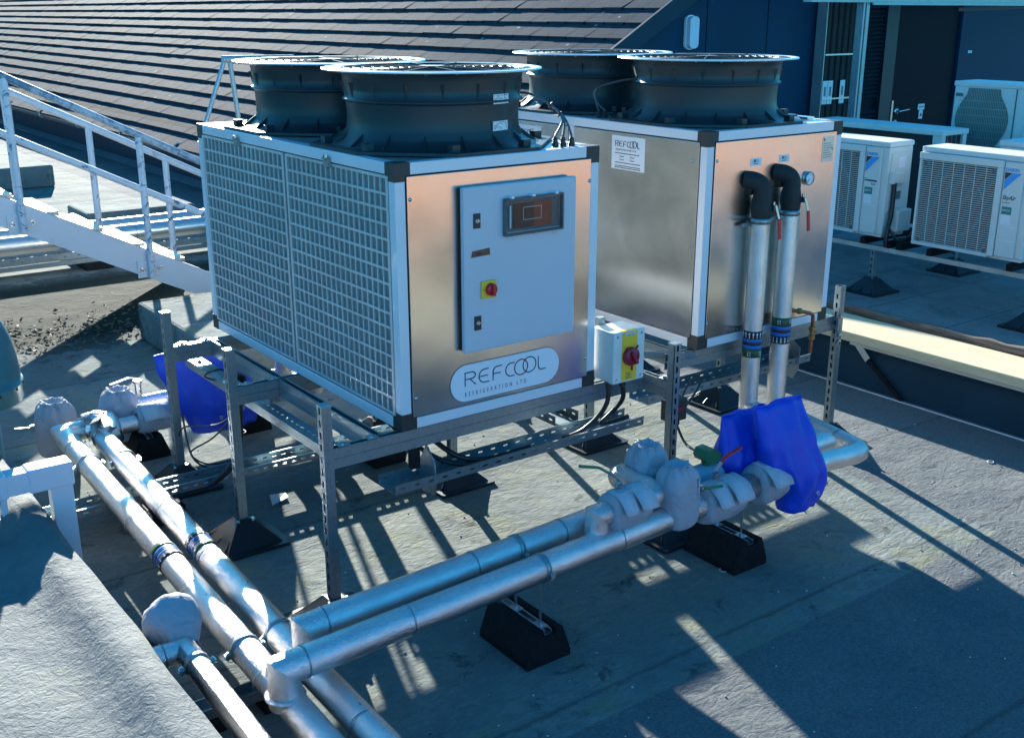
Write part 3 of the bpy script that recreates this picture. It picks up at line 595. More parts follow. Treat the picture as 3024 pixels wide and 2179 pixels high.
# ------------------------------------------------------------------ cable trays
def tray(x0,x1,y,z,label,w=.15,h=.045,pitch=.0748,axis='x'):
    t=thing('cable_tray',label,'cable tray',((x0+x1)/2,y,z),'perforated cable trays')
    b=MB(); Lx=x1-x0
    b.slotted((x0,y,z),X,Z,Y,Lx,h,.002,pitch,.026,.009); b.slotted((x0,y+w-.002,z),X,Z,Y,Lx,h,.002,pitch,.026,.009)
    b.slotted((x0,y+.002,z),X,Y,Z,Lx,(w-.004)/2,.002,pitch,.022,.008,off=.02); b.slotted((x0,y+.002+(w-.004)/2,z),X,Y,Z,Lx,(w-.004)/2,.002,pitch,.022,.008,off=.05)
    b.box((x0,y-.004,z+h),(x1,y+.004,z+h+.002)); b.box((x0,y+w-.004,z+h),(x1,y+w+.002,z+h+.002))
    b.build('tray_body','galv',t); return t
T1=tray(-.05,1.44,-.01,-.285,'perforated cable tray running below the front rail of the near chiller')
MB().prism([(-.012,0),(.0,.10),(.06,.165),(.07,.165),(.17,0),(.15,-.04),(.10,-.075),(.0,-.06)],(.16,0,-.285),(.166,0,-.285),Y,Z).build('hanger_plate','galv',T1)
T2=tray(1.62,2.96,.15,-.265,'perforated cable tray with black junction box below the far chiller front')
MB().prism([(-.02,-.02),(-.02,.11),(.05,.16),(.12,.16),(.12,-.07),(.02,-.09)],(2.83,.15,-.265),(2.836,.15,-.265),Y,Z).build('hanger_plate','galv',T2)
T3=tray(-1.2,1.2,1.50,-.70,'long low perforated cable tray crossing the roof behind the near legs',.14,.045,.058)
b=MB()
for x in (-.62,.75): 
    blk=MB().box((x-.1,1.44,G),(x+.12,1.72,-.745)).build('rubber_pad','rubber',T3,.01); MB().box((x-.02,1.42,-.743),(x+.02,1.74,-.703)).build('pad_channel','galv',T3)
T5=tray(.42,2.75,1.62,-.285,'perforated cable tray hung in the shade under the rear of both chillers',.15,.045,.0625)
T4=thing('cable_tray','short perforated tray section running back under the near chiller beside the isolator','cable tray',(1.0,.5,-.25),'perforated cable trays')
MB().slotted((.98,.15,-.24),Y,Z,X,.9,.05,.002,.075,.026,.009).slotted((1.13,.15,-.24),Y,Z,X,.9,.05,.002,.075,.026,.009).box((.982,.15,-.24),(1.13,1.05,-.238)).build('tray_body','galv',T4)
# cables in tray
cb=thing('supply_cable','thick black supply cables looping out of the front tray under the near chiller','cable',(.3,.1,-.2))
cable([(.24,.35,-.06),(.28,.2,-.16),(.36,.09,-.235),(.5,.06,-.268),(.75,.06,-.268)],.013,cb); cable([(.13,.4,-.08),(.2,.22,-.18),(.3,.10,-.25),(.42,.05,-.268),(.6,.04,-.268)],.011,cb)
# left hanging cables
cl=thing('hanging_cables','bundle of black cables hanging from the near frame in front of the left blue cover','cable',(-.18,1.3,-.3))
for i in range(4):
    o=.012*i; cable([(-.10+o,1.62,-.14),(-.13+o,1.50,-.12-.01*i),(-.19+o,1.42,-.20),(-.20+o,1.42,-.34),(-.19+o*.6,1.44,-.48),(-.24+o,1.46,-.60),(-.36+o,1.47,-.685)],.0095,cl)
cable([(-.10,1.62,-.13),(-.2,1.6,-.09),(-.27,1.62,-.12),(-.2,1.55,-.16),(-.17,1.45,-.26),(-.24,1.55,-.38),(-.34,1.8,-.45),(-.36,1.86,-.52)],.005,cl)
cable([(-.17,1.45,-.3),(-.26,1.6,-.47),(-.33,1.78,-.60),(-.25,1.75,-.68),(-.1,1.7,-.66),(-.13,1.5,-.45)],.005,cl); cable([(-.33,1.86,-.4),(-.33,1.76,-.62),(-.22,1.72,-.70),(-.08,1.7,-.64)],.006,cl)
for p in ((-.175,1.42,-.24),(-.18,1.42,-.40)): MB().ring(p,.034,.003,Z,16,5).build('cable_tie','black',cl)
# ------------------------------------------------------------------ isolator switch box
iso=thing('isolator_switch','white switch box with yellow plate and dark red rotary handle by the near chiller corner','switch',(1.2,-.05,.05))
bx=MB().box((1.115,-.125,.03),(1.31,.04,.285)).build('enclosure','ac',iso,.004)
MB().box((1.112,-.128,.028),(1.313,-.095,.288)).build('cover','ac',bx,.004)
yp=MB().box((1.165,-.1285,.036),(1.262,-.1305,.280)).build('face_plate','yellow',bx); MB().box((1.165,-.128,.2885),(1.262,-.10,.2895)).build('plate_fold','yellow',bx)
MB().box((1.185,-.131,.262),(1.245,-.132,.275)).build('label_strip','label',yp); text('CHILLER PUMP',.008,(1.188,-.1325,.265),X,Z,'ink',yp)
kb=MB().lathe([(.046,0),(.046,.022),(.043,.026),(.0001,.026)],(1.214,-.1305,.160),(0,-1,0),32).build('rotary_handle','darkred',yp)
MB().bar((1.197,-.165,.185),(1.232,-.165,.128),.016,.022,(0,1,0)).bar((1.18,-.150,.212),(1.195,-.150,.188),.010,.008,(0,1,0)).bar((1.25,-.150,.212),(1.238,-.150,.195),.010,.008,(0,1,0)).bar((1.214,-.150,.115),(1.214,-.150,.09),.010,.008,(0,1,0)).build('handle_grip','darkred',kb,.002)
t=MB()
for i in range(5): t.box((1.19,-.1308,.074-i*.007),(1.232-.01*(i%2),-.1312,.0765-i*.007))
t.build('small_print','ink',yp); screws([(1.135,-.128,.265),(1.29,-.128,.265),(1.135,-.128,.05),(1.29,-.128,.05)],(0,-1,0),bx,.007)
MB().box((1.16,.04,.02),(1.20,.075,.32)).box((1.24,.04,.02),(1.28,.075,.10)).build('mounting_bracket','galv',iso)
for i,x in enumerate((1.165,1.255)):
    MB().lathe([(.024,0),(.024,-.03),(.018,-.034),(.018,-.055),(.012,-.06)],(x,-.04,.03),Z,10,smooth=False).build('cable_gland','black',iso)
cable([(1.165,-.04,-.02),(1.16,-.035,-.10),(1.13,0,-.18),(1.06,.04,-.25),(.95,.05,-.268)],.012,iso); cable([(1.255,-.04,-.02),(1.27,-.03,-.10),(1.25,.02,-.18),(1.20,.05,-.24),(1.28,.08,-.262),(1.42,.09,-.266)],.012,iso)
jb=thing('junction_box','black cable junction box with cable ties behind the lone front leg','junction box',(1.62,-.02,-.2))
MB().box((1.545,-.10,-.28),(1.665,-.02,-.155)).build('box_body','black',jb,.01); MB().box((1.575,-.1015,-.225),(1.635,-.103,-.20)).build('box_label','crimson',jb); 
for x in (1.57,1.63): MB().lathe([(.016,0),(.016,-.03),(.011,-.035)],(x,-.06,-.28),Z,8,smooth=False).build('gland','black',jb)
cable([(1.57,-.06,-.31),(1.53,-.12,-.42),(1.46,-.28,-.52),(1.37,-.42,-.56),(1.30,-.52,-.36)],.007,jb); cable([(1.63,-.06,-.31),(1.60,-.16,-.38),(1.53,-.32,-.36),(1.42,-.48,-.30),(1.36,-.54,-.27)],.007,jb); 
cable([(1.66,-.06,-.17),(1.74,-.02,-.13),(1.83,.02,-.11),(1.88,.02,-.13),(1.84,0,-.17),(1.72,-.05,-.215),(1.66,-.08,-.22)],.006,jb)
# ------------------------------------------------------------------ pipes
def seam(b,p,d,r,wd=.006):
    d=V(d).normalized(); p=V(p); b.lathe([(r,-wd/2),(r+.0018,-wd/2),(r+.0018,wd/2),(r,wd/2)],p,d,28)
def clamp(p,d,r,par,lug=None):
    d=V(d).normalized(); p=V(p); b=MB(); b.lathe([(r,-.011),(r+.004,-.011),(r+.004,.011),(r,.011),(r,-.011)],p,d,28)
    c=b.build('pipe_clamp','galv',par)
    sd=d.cross(Z); sd=sd.normalized() if sd.length>.1 else X
    for s_ in (-1,1): 
        l=MB(); q=p+sd*s_*(r+.014); l.box(q-V((.011,.011,.003)),q+V((.011,.011,.003))); l.box(q-V((.011,.011,.014)),q+V((.011,.011,-.010))); l.tube([q-Z*.024,q+Z*.014],.004,8); l.lathe([(.008,0),(.008,.006),(.0001,.006)],q+Z*.003,Z,6,smooth=False)
        l.build('clamp_lug','screw',c)
    return c
def pipe(label,pts,r,seams=(),m='foil',grp='foil clad insulated pipes'):
    t=thing('insulated_pipe',label,'pipe',pts[0],grp); MB().tube(pts,r,28).build('cladding',m,t)
    if seams:
        for p,d in seams:
            b=MB(); seam(b,p,d,r); b.build('seam','galv',t)
    return t
def band(p,d,r,par,flip=1,n=14,arrow_up=True):
    # coloured identification band: green / blue / black / blue / arrows
    p=V(p); d=V(d).normalized()*flip
    def cyl(a,c,m,nm): return MB().lathe([(r,a),(r+.0015,a),(r+.0015,c),(r,c)],p,d,28).build(nm,m,par)
    g=cyl(-.085,-.035,'bandgreen','green_band'); cyl(-.035,-.015,'bandblue','blue_band'); cyl(-.015,.002,'bandblack','black_band'); cyl(.002,.022,'bandblue','blue_band'); k=cyl(.022,.066,'bandblack','arrow_band')
    a=d.orthogonal().normalized(); b_=d.cross(a); ar=MB(); sg=1 if arrow_up else -1; c0=.044
    for i in range(n):
        t=2*PI*i/n; u=a*math.cos(t)+b_*math.sin(t); s_=d.cross(u); q=p+u*(r+.003)
        vs=[q+d*(c0-sg*.016)-s_*.002,q+d*(c0-sg*.016)+s_*.002,q+d*(c0+sg*.006)+s_*.002,q+d*(c0+sg*.006)-s_*.002,q+d*(c0+sg*.004)-s_*.006,q+d*(c0+sg*.004)+s_*.006,q+d*(c0+sg*.017)]
        vs2=[v-u*.0008 for v in vs]; ar.add(vs,[(0,1,2,3),(4,5,6)])
    ar.build('arrow','bandwhite',k)
    wr=MB()
    for i in range(5):
        t=2*PI*i/5+.3; u=a*math.cos(t)+b_*math.sin(t); s_=d.cross(u); q=p+u*(r+.002)
        for j in (0,1): 
            for q2 in range(3): wr.bar(q+d*(-.072+q2*.009)+s_*(j*.012-.006-.002),q+d*(-.072+q2*.009)+s_*(j*.012-.006+.003),.004,.001,u)
    wr.build('band_print','bandwhite',g)
rp=.059
# front pair
zn=-.415
NP=pipe('front foil clad pipe nearest the camera, running across from mitred elbow to blue cover',[(-.945,-.73,-.595),(-.945,-.73,-.452),(1.17,-.73,-.385)],rp,[((-.865,-.73,-.449),X),((-.43,-.73,-.436),X),((.62,-.73,-.402),X)])
MB().lathe([(rp+.001,-.02),(rp+.014,-.012),(rp+.014,-.004),(rp+.001,0)],(-.945,-.73,-.545),Z,28).build('saddle_flange','foil',NP)
FP=pipe('rear pipe of the front pair, running parallel behind the nearest one',[(-.765,-.56,-.595),(-.765,-.56,-.432),(.62,-.56,-.385),(1.2,-.56,-.37)],rp,[((-.70,-.56,-.430),X),((-.02,-.56,-.406),X),((.44,-.56,-.391),X)])
# left pair
P1=pipe('left foil pipe carrying a blue and green band, with mitred corner at its far end',[(-.70,2.50,-.60),(-.83,2.50,-.60),(-.93,-1.0,-.60),(-.95,-2.6,-.60)],rp,[((-.842,2.2,-.60),Y),((-.88,1.05,-.60),Y),((-.905,.25,-.60),Y),((-.93,-.55,-.60),Y)])
P2=pipe('second foil pipe from the left, with a band beside the middle rubber foot',[(-.655,2.35,-.60),(-.70,1.2,-.60),(-.765,-.56,-.60),(-.80,-2.6,-.60)],rp,[((-.665,2.0,-.60),Y),((-.702,1.1,-.60),Y),((-.725,.5,-.60),Y),((-.78,-1.0,-.60),Y)])
band((-.884,.60,-.60),(-.028,-1,0),rp+.001,P1,1,arrow_up=True); band((-.72,.62,-.60),(-.028,-1,0),rp+.001,P2,-1,arrow_up=True)
clamp((-.846,1.93,-.60),Y,rp,P1); clamp((-.910,-.30,-.60),Y,rp,P1); clamp((-.665,1.88,-.60),Y,rp,P2); clamp((-.752,-.27,-.60),Y,rp,P2)
random.seed(3)
for par,xx in ((P1,-.844),(P2,-.67)):
    for y in (2.0,1.4,.95,.1,-.15,-.6,-.95,-1.3):
        a=random.uniform(.9,2.2); x=xx-(2-y)*.029; MB().disc((x+rp*math.cos(a),y,-.60+rp*math.sin(a)),.0035,(math.cos(a),0,math.sin(a)),8,.003).build('rivet','bandblack',par)
P3=pipe('thinner foil pipe at the bottom left with short mitred elbow into the kerb',[(-1.36,-.27,-.53),(-1.135,-.27,-.53),(-1.135,-.29,-.53),(-1.19,-2.4,-.53)],.046,[((-1.22,-.27,-.53),X)])
clamp((-1.137,-.40,-.53),Y,.046,P3)
BP=pipe('slim bare foil pipe running low between the two left pipes',[(-.76,2.5,-.68),(-.75,1.3,-.70)],.024)
# vertical pair on far chiller
xl,xr,yv=2.285,2.52,.03
VL=pipe('left of the two upright foil pipes rising to the far chiller front',[(2.10,-.56,-.385),(2.205,-.56,-.385),(2.285,yv,-.385),(2.285,yv,.70)],.052,[])
VR=pipe('right upright foil pipe of the far chiller, turning at the deck to the front pair',[(1.90,-.685,-.41),(2.31,-.685,-.44),(2.35,-.68,-.44),(2.378,-.66,-.44),(2.395,-.62,-.44),(2.52,yv,-.44),(2.52,yv,.72)],.054,[((2.418,-.5,-.44),V((.19,1,0)))])
band((xl,yv,.01),(0,0,1),.0525,VL,1,16); band((xr,yv,.03),(0,0,-1),.0545,VR,1,16)
for par,x,zb,zt_ in ((VL,xl,.70,.975),(VR,xr,.72,.985)):
    MB().lathe([(.054,-.03),(.0555,-.03),(.0555,0),(.045,.001)],(x,yv,zb),Z,28).build('end_collar','galv',par)
    lg=MB().lathe([(.047,0),(.053,.02),(.057,.06),(.055,.10),(.048,.125),(.047,.15)],(x,yv,zb-.01),Z,24,fn=lambda t,u:1+.04*math.sin(3*t+6*u)).build('black_lagging','lagging',par)
    cable([(x,yv,zb+.10),(x,yv,zb+.145),(x-.006,yv+.010,zb+.176),(x-.03,yv+.035,zb+.196),(x-.055,oy-.0,zb+.200)],.047,par,'lagging','lagging_elbow',20,5)
    MB().lathe([(.02,0),(.02,-.035),(.0001,-.04)],(x-.03,yv+.06,zb+.155),Z,12).build('vent_cap','black',par)
    hb=MB().box((x+.02,yv-.075,zb+.045),(x+.035,yv-.045,zb+.075)).tube([(x+.028,yv-.06,zb+.075),(x+.028,yv-.06,zb+.09)],.008,8).bar((x+.028,yv-.075,zb+.07),(x+.05,yv-.085,zb-.005),.014,.004,(0,-1,0)); hl=hb.build('lever_valve','screw',par)
    MB().bar((x+.048,yv-.086,zb+.0),(x+.060,yv-.088,zb-.112),.022,.008,(0,-1,0)).build('valve_handle','red',hl,.003)
MB().bar((2.19,.075,.66),(2.58,.075,.68),.012,.02).build('clamp_bar','galv',VL)
# bypass link with insulated jacket
BY=pipe('foil bypass pipe with square mitred end sitting on top of the near front pipe',[(.53,-.70,-.385),(.53,-.70,-.285),(.845,-.70,-.282),(.88,-.69,-.281),(.893,-.655,-.28),(.893,-.46,-.275),(.893,-.42,-.30)],.052)
# ------------------------------------------------------------------ rubber pipe supports
def block(cx,cy,label,rods=True,ang=0):
    t=thing('pipe_support',label,'pipe support',(cx,cy,G),'rubber block pipe supports')
    w,l,h=.115,.17,.155
    poly=[(-w,0),(w,0),(w,.03),(w*.60,h),(w*.30,h),(w*.30,h-.025),(-w*.30,h-.025),(-w*.30,h),(-w*.60,h),(-w,.03)]
    MB().prism(poly,(cx,cy-l,G),(cx,cy+l,G),X,Z).build('rubber_block','rubber',t,.006)
    s_=MB(); z=G+h-.024; s_.box((cx-.02,cy-l+.01,z),(cx+.02,cy+l-.01,z+.003)).box((cx-.02,cy-l+.01,z),(cx-.0175,cy+l-.01,z+.022)).box((cx+.0175,cy-l+.01,z),(cx+.02,cy+l-.01,z+.022)).box((cx-.02,cy-l+.01,z+.0205),(cx-.011,cy+l-.01,z+.0225)).box((cx+.011,cy-l+.01,z+.0205),(cx+.02,cy+l-.01,z+.0225))
    s_.build('channel','galv',t)
    return t,z+.024
def rod(t,x,y,z0,z1,xr_=None):
    o=MB().tube([(x,y,z0-.01),(x,y,z1)],.0055,8).build('threaded_rod','galv',t); MB().box((x-.022,y-.03,z0),(x+.022,y+.03,z0+.005)).lathe([(.01,.005),(.01,.014),(.0001,.014)],(x,y,z0),Z,6,smooth=False).build('rod_nut','screw',o)
S1,z=block(.21,-.615,'black rubber block with two threaded rods under the middle of the front pipe pair')
rod(S1,.205,-.73,z,-.47); rod(S1,.205,-.56,z,-.45)
clamp((.205,-.73,-.4155),X,rp,S1); clamp((.205,-.56,-.399),X,rp,S1)
S2,z=block(1.505,-.56,'black rubber block with two rods in front of the blue covers')
rod(S2,1.50,-.66,z,-.46); rod(S2,1.50,-.50,z,-.45)
S3,z=block(-.36,2.55,'rubber block under the left valve cluster behind the rear leg'); rod(S3,-.36,2.5,z,-.66)
S4,z=block(.33,2.60,'rubber block to the right of the left blue cover'); rod(S4,.33,2.5,z,-.60)
MB().box((.25,2.42,z-.0),(.41,2.60,z+.004)).build('bright_plate','aluflat',S4)
S5=thing('cross_channel','steel channel laid on the deck beneath the left pipes near the thin pipe','channel',(-.95,-.33,G)); 
MB().box((-1.27,-.38,G+.05),(-.70,-.375,G+.09)).box((-1.27,-.30,G+.05),(-.70,-.295,G+.09)).box((-1.27,-.38,G+.045),(-.70,-.295,G+.05)).build('channel_body','galv',S5)
MB().box((-1.25,-.42,G),(-1.05,-.26,G+.045)).box((-.9,-.42,G),(-.72,-.26,G+.045)).build('rubber_pad','rubber',S5,.006)
# ------------------------------------------------------------------ cloth pieces
def fold(o,st=.018,size=.07,lv=1):
    tx=bpy.data.textures.get('folds%g'%size) or bpy.data.textures.new('folds%g'%size,'CLOUDS'); tx.noise_scale=size; tx.noise_depth=2
    b=o.modifiers.new('sub','SUBSURF'); b.levels=lv; b.render_levels=lv
    d=o.modifiers.new('folds','DISPLACE'); d.texture=tx; d.strength=st; d.mid_level=.5; d.texture_coords='LOCAL'; return o
def hsh(a,b): 
    x=math.sin(a*12.9898+b*78.233)*43758.5453; return x-math.floor(x)
def bag(cx,cy,z0,z1,r,label,seed=0,sq=.0,handle=None,flap=True,upd=False):
    t=thing('valve_bag',label,'valve cover',(cx,cy,z0),'grey drawstring valve bags')
    h=z1-z0; prof=[(.90,0),(.97,.03),(1.02,.12),(1.04,.30),(1.03,.50),(1.0,.66),(.96,.76),(.88,.85),(.76,.91),(.63,.945),(.55,.96),(.58,.985),(.54,1.0),(.40,.975),(.25,.945),(.02,.93)]
    def fn(a,u):
        i=u*(len(prof)-1); k=max(0,min(1,(i-5)/6)); w=.045*math.sin(2*a+seed+i*.15)+.03*math.sin(5*a+seed*2.1+i*.4)+.012*math.sin(8*a+i)
        return 1+w+k*(.15*math.sin(7*a+seed)+.10*math.sin(13*a+seed*3+i*.3))+sq*.07*math.cos(4*a+.3)
    MB().lathe([(p*r,q*h) for p,q in prof],(cx,cy,z0),Z,72,fn=fn).build('cloth_cover','grey_cloth',t); fold(t.children[-1] if t.children else kids(t)[0],.008,.13)
    # draw cord
    b=MB(); 
    pr=[(cx+r*.56*math.cos(a)*(1+.08*math.sin(7*a)),cy+r*.56*math.sin(a)*(1+.08*math.sin(7*a)),z0+h*.962) for a in [i*2*PI/30 for i in range(31)]]
    b.tube(pr,.0035,6); b.build('draw_cord','grey_cloth',t)
    if flap:
        for (zc,ww,hh) in ((.60,.075,.075),(.28,.078,.070)) if upd else ((.62,.055,.10),):
            vs=[];n=5
            for i in range(n+1):
                a=-PI/2-.25+(-(ww/r)/2+(ww/r)*i/n)+ (0 if upd else .95)
                for q in (-1,1): vs.append((cx+(r*1.06)*math.cos(a),cy+(r*1.06)*math.sin(a),z0+h*zc+q*hh/2))
            f=MB().add(vs,[(2*i,2*i+2,2*i+3,2*i+1) for i in range(n)],True).build('pocket_flap','grey_cloth',t); f.modifiers.new('s','SOLIDIFY').thickness=.004
    if handle:
        m,d=handle; d=V(d).normalized(); q=V((cx,cy,z0+h*.55))+d*(r*.95)
        hb=MB().tube([q,q+d*.03],.012,8).box(q+d*.02-V((.012,.012,.014)),q+d*.02+V((.012,.012,.014))).build('valve_stem','screw',t)
        MB().bar(q+d*.035,q+d*.12+Z*.008,.02,.009).build('valve_handle',m,hb,.003)
    return t
bag(.985,-.715,-.435,-.150,.097,'grey drawstring bag in front, standing on the near front pipe',1,1,('green',(.85,-.5,0)))
bag(1.0,-.50,-.43,-.125,.097,'grey drawstring bag behind, seen left of the front grey bag',2,1,None,True,True)
bag(-.80,2.76,-.80,-.47,.118,'grey drawstring bag at the far left corner of the pipes',3,.6,('green',(-1,.1,0)),False)
bag(-.455,2.62,-.74,-.425,.115,'grey drawstring bag beside the rear leg, right of the far left bag',4,.6,('green',(-1,-.05,0)),False)
# upside-down bag over the thin pipe
t=thing('valve_bag','rounded grey bag gathered round the thin pipe beside the kerb','valve cover',(-1.11,-.13,-.60),'grey drawstring valve bags')
def fnb(a,u): return 1+.03*math.sin(3*a)+max(0,u-.6)*(.28*math.sin(9*a)+.12*math.sin(15*a))
MB().lathe([(.001,0),(.05,.004),(.088,.02),(.108,.055),(.113,.10),(.108,.14),(.094,.17),(.075,.20),(.057,.222),(.050,.235),(.058,.25)],(-1.12,-.02,-.46),(-.02,-1,-.42),64,ref=X,fn=fnb).build('cloth_cover','grey_cloth',t); fold(kids(t)[0],.028,.09)
def jacket(x0,x1,cy,cz,r,label,handle='green',stem=.5,tail=False,flaps=((.08,.40),(.50,.92))):
    t=thing('valve_jacket',label,'valve jacket',(x0,cy,cz),'grey insulation jackets')
    n=16; Lx=x1-x0; prof=[(.50,.03),(.62,.0),(.72,.005),(.88,.04),(.98,.10),(1.03,.2),(1.04,.35),(1.03,.5),(1.04,.7),(1.02,.84),(.96,.92),(.84,.97),(.70,1.0),(.60,1.0),(.50,.97)]
    def fn(a,u):
        e=abs(u-.5)*2; k=max(0,(e-.62)/.38); return 1+.035*math.sin(3*a+u*7)+.02*math.sin(6*a-u*9)+.06*math.cos(2*(a-R(110)))+k*(.05*math.sin(9*a)+.05*math.sin(14*a+2))
    MB().lathe([(p*r,q*Lx) for p,q in prof],(x0,cy,cz),X,66,ref=Y,fn=fn).build('cloth_cover','grey_cloth',t); fold(kids(t)[0],.007,.12)
    for f0,f1 in flaps:
        vs=[];m=9
        for i in range(m+1):
            u=i/m; a=R(78+92*u); rr=r*(1.10+.30*u*u)
            y_=cy+rr*math.cos(a); z_=cz+rr*math.sin(a)
            sk=.0
            for q in (f0,f1): vs.append((x0+Lx*q+sk,y_,z_))
        f=MB().add(vs,[(2*i,2*i+1,2*i+3,2*i+2) for i in range(m)],True).build('strap_flap','lit_flap_cloth',t); f.modifiers.new('s','SOLIDIFY').thickness=.006
    if handle:
        q=V((x0+Lx*stem,cy+.01,cz+r*1.0)); s_=MB().tube([q-Z*.02,q+Z*.045],.016 if handle=='red' else .010,12).lathe([(.02,.02),(.02,.035),(.0001,.035)],q,Z,6,smooth=False).build('valve_stem','screw' ,t)
        return t,q
    return t,None
t,q=jacket(.58,.80,-.70,-.288,.088,'grey quilted jacket at the left with green lever pointing back','green',.35)
h=MB().bar(q+Z*.045,q+V((-.035,.02,.075)),.016,.004).build('lever_arm','screw',t); MB().bar(q+V((-.033,.02,.075)),q+V((-.075,.045,.105)),.022,.008).bar(q+V((-.075,.045,.105)),q+V((-.15,.09,.115)),.022,.008).build('valve_handle','green',t,.003)
t,q=jacket(1.115,1.375,-.73,-.392,.095,'grey quilted jacket in the middle with red lever on a tall brass stem','red',.45)
MB().bar(q+Z*.05,q+V((.03,.0,.085)),.02,.005).build('lever_arm','screw',t); MB().bar(q+V((.03,0,.085)),q+V((.06,.0,.105)),.022,.008).bar(q+V((.06,.0,.105)),q+V((.17,.01,.12)),.022,.008).build('valve_handle','red',t,.003)
fs=thing('pipe_section','bright ribbed metal pipe section between the two middle grey jackets','pipe',(1.43,-.73,-.385)); MB().lathe([(.05,0),(.066,.003),(.066,.012),(.060,.015),(.060,.028),(.066,.031),(.066,.04),(.062,.043),(.062,.12),(.05,.125)],(1.368,-.73,-.385),X,32).build('ribbed_body','foil',fs)
jacket(1.47,1.66,-.73,-.385,.10,'short wrinkled grey jacket tucked under the right blue cover',None,flaps=((.1,.75),))
t,q=jacket(1.16,1.42,-.56,-.37,.07,'blue grey sleeve on the rear front pipe under the green actuator',None,flaps=())
kids(t)[0].data.materials[0]=M['blue_pipe']
ac_=thing('valve_actuator','small green valve actuator on the sleeve beside the left blue lobe','actuator',(1.33,-.56,-.3))
MB().prism([(-.05,0),(-.045,.035),(.0,.05),(.055,.035),(.06,.005),(.04,-.02),(-.03,-.02)],(1.33,-.60,-.255),(1.33,-.52,-.255),V((.95,0,-.3)),V((.3,0,.95))).build('actuator_body','green',ac_,.006); MB().tube([(1.33,-.56,-.31),(1.33,-.56,-.26)],.022,12).build('actuator_stem','green',ac_)
t,q=jacket(-.42,-.20,2.43,-.585,.085,'pale grey jacket on the left cluster half hidden by the rear leg',None,flaps=((.1,.9),))
P5=pipe('foil pipe running across the left cluster toward the left blue cover',[(-.66,2.43,-.60),(.95,2.43,-.60)],.05)
P6=pipe('further foil pipe behind the left cluster with a lever valve',[(-.50,2.78,-.60),(.9,2.78,-.60)],.045)
lv=thing('lever_valve','bare steel lever valve on the further pipe behind the left cluster','valve',(-.28,2.78,-.52)); MB().tube([(-.28,2.78,-.56),(-.28,2.78,-.45)],.02,10).lathe([(.028,0),(.028,.02),(.0001,.02)],(-.28,2.78,-.47),Z,6,smooth=False).bar((-.28,2.78,-.44),(-.34,2.76,-.42),.02,.005).bar((-.34,2.76,-.42),(-.46,2.74,-.435),.02,.005).build('valve_body','screw',lv)
RA=pipe('foil pipes climbing the rear of the near chiller from the left cluster',[(.47,2.43,-.60),(.47,2.28,-.55),(.47,2.24,-.40),(.47,2.24,.85)],.055)
RB=pipe('second foil riser on the rear of the near chiller, right of the first',[(.72,2.60,-.60),(.72,2.30,-.55),(.72,2.24,-.40),(.72,2.24,.80)],.055)
shade_pipe_low=pipe('unseen foil pipe added across the rear gap to shade the deck',[(.72,2.42,.02),(1.35,2.42,.02),(1.9,2.42,.02)],.065)  # added out of sight to cast a dark band through the gap
shade_pipe_top=pipe('upper unseen foil pipe added across the rear gap to shade the deck',[(.72,2.42,.17),(1.35,2.42,.17),(1.9,2.42,.17)],.065)  # second added pipe, widens that shade band
# crumpled foil taped elbow
ce=thing('taped_elbow','elbow wrapped in crumpled foil tape and flaps where the second left pipe turns','pipe',(-.64,2.35,-.58))
def fne(a,u): return 1+.08*math.sin(7*a+u*9)+.05*math.sin(13*a-u*14)
pts=[(-.70,2.50,-.59),(-.64,2.49,-.58),(-.60,2.43,-.575),(-.62,2.34,-.585),(-.64,2.26,-.595)]
cr=MB().tube(pts,.082,30); random.seed(5)
for i,v in enumerate(cr.v): cr.v[i]=v+V((hsh(i,1)-.5,hsh(i,2)-.5,hsh(i,3)-.5))*.014
cr.build('crumpled_wrap','foil_worn',ce)
for dx,dy,rz in ((-.07,.0,.3),(-.01,-.08,.9)):
    m4=Matrix.Translation((-.66+dx,2.42+dy,-.500))@Matrix.Rotation(rz,4,'Z')@Matrix.Rotation(R(-25),4,'X'); MB().box((-.05,-.035,0),(.05,.035,.006),m4).build('tape_flap','foil_worn',ce)
# blue covers
def blue(levels,label,loc,yoff=0,amp=.012,seed=0,eyes=()):
    t=thing('equipment_cover',label,'cover',loc,'bright blue protective covers')
    seg=56; vs=[]; n=len(levels)
    # interpolate levels smoothly
    lv=[]
    for i in range(n-1):
        for k in range(4):
            u=k/4; u=u*u*(3-2*u) if False else u
            lv.append([levels[i][j]+(levels[i+1][j]-levels[i][j])*u for j in range(5)])
    lv.append(list(levels[-1]))
    for i,(z,x0,x1,yc,dy) in enumerate(lv):
        cx=(x0+x1)/2; hx=(x1-x0)/2
        for k in range(seg):
            a=2*PI*k/seg; ca,sa=math.cos(a),math.sin(a); p=.75
            ex=math.copysign(abs(ca)**p,ca)*hx; ey=math.copysign(abs(sa)**1.0,sa)*dy
            w=amp*math.sin(4*ca*3+seed+i*.25)*math.sin(PI*min(1,i/len(lv)*1.3))+amp*.5*math.sin(9*ca+i*.6+seed)
            vs.append((cx+ex,yc+ey+w*abs(sa),z+ (.004*math.sin(5*ca+seed))+ (levels[0][4]*0)))
    m=len(lv); fs=[[i*seg+k,i*seg+(k+1)%seg,(i+1)*seg+(k+1)%seg,(i+1)*seg+k] for i in range(m-1) for k in range(seg)]
    b=MB().add(vs,fs,True); b.add([vs[k] for k in range(seg)],[list(range(seg))],False)
    o=b.build('cloth_cover','blue',t); fold(o,.035,.16,0); o.modifiers.new('s','SOLIDIFY').thickness=.004
    for e in eyes: MB().ring(e,.009,.0032,(0,1,0),16,6).build('eyelet','screw',t)
    return t
def slant(lv,dz): return lv
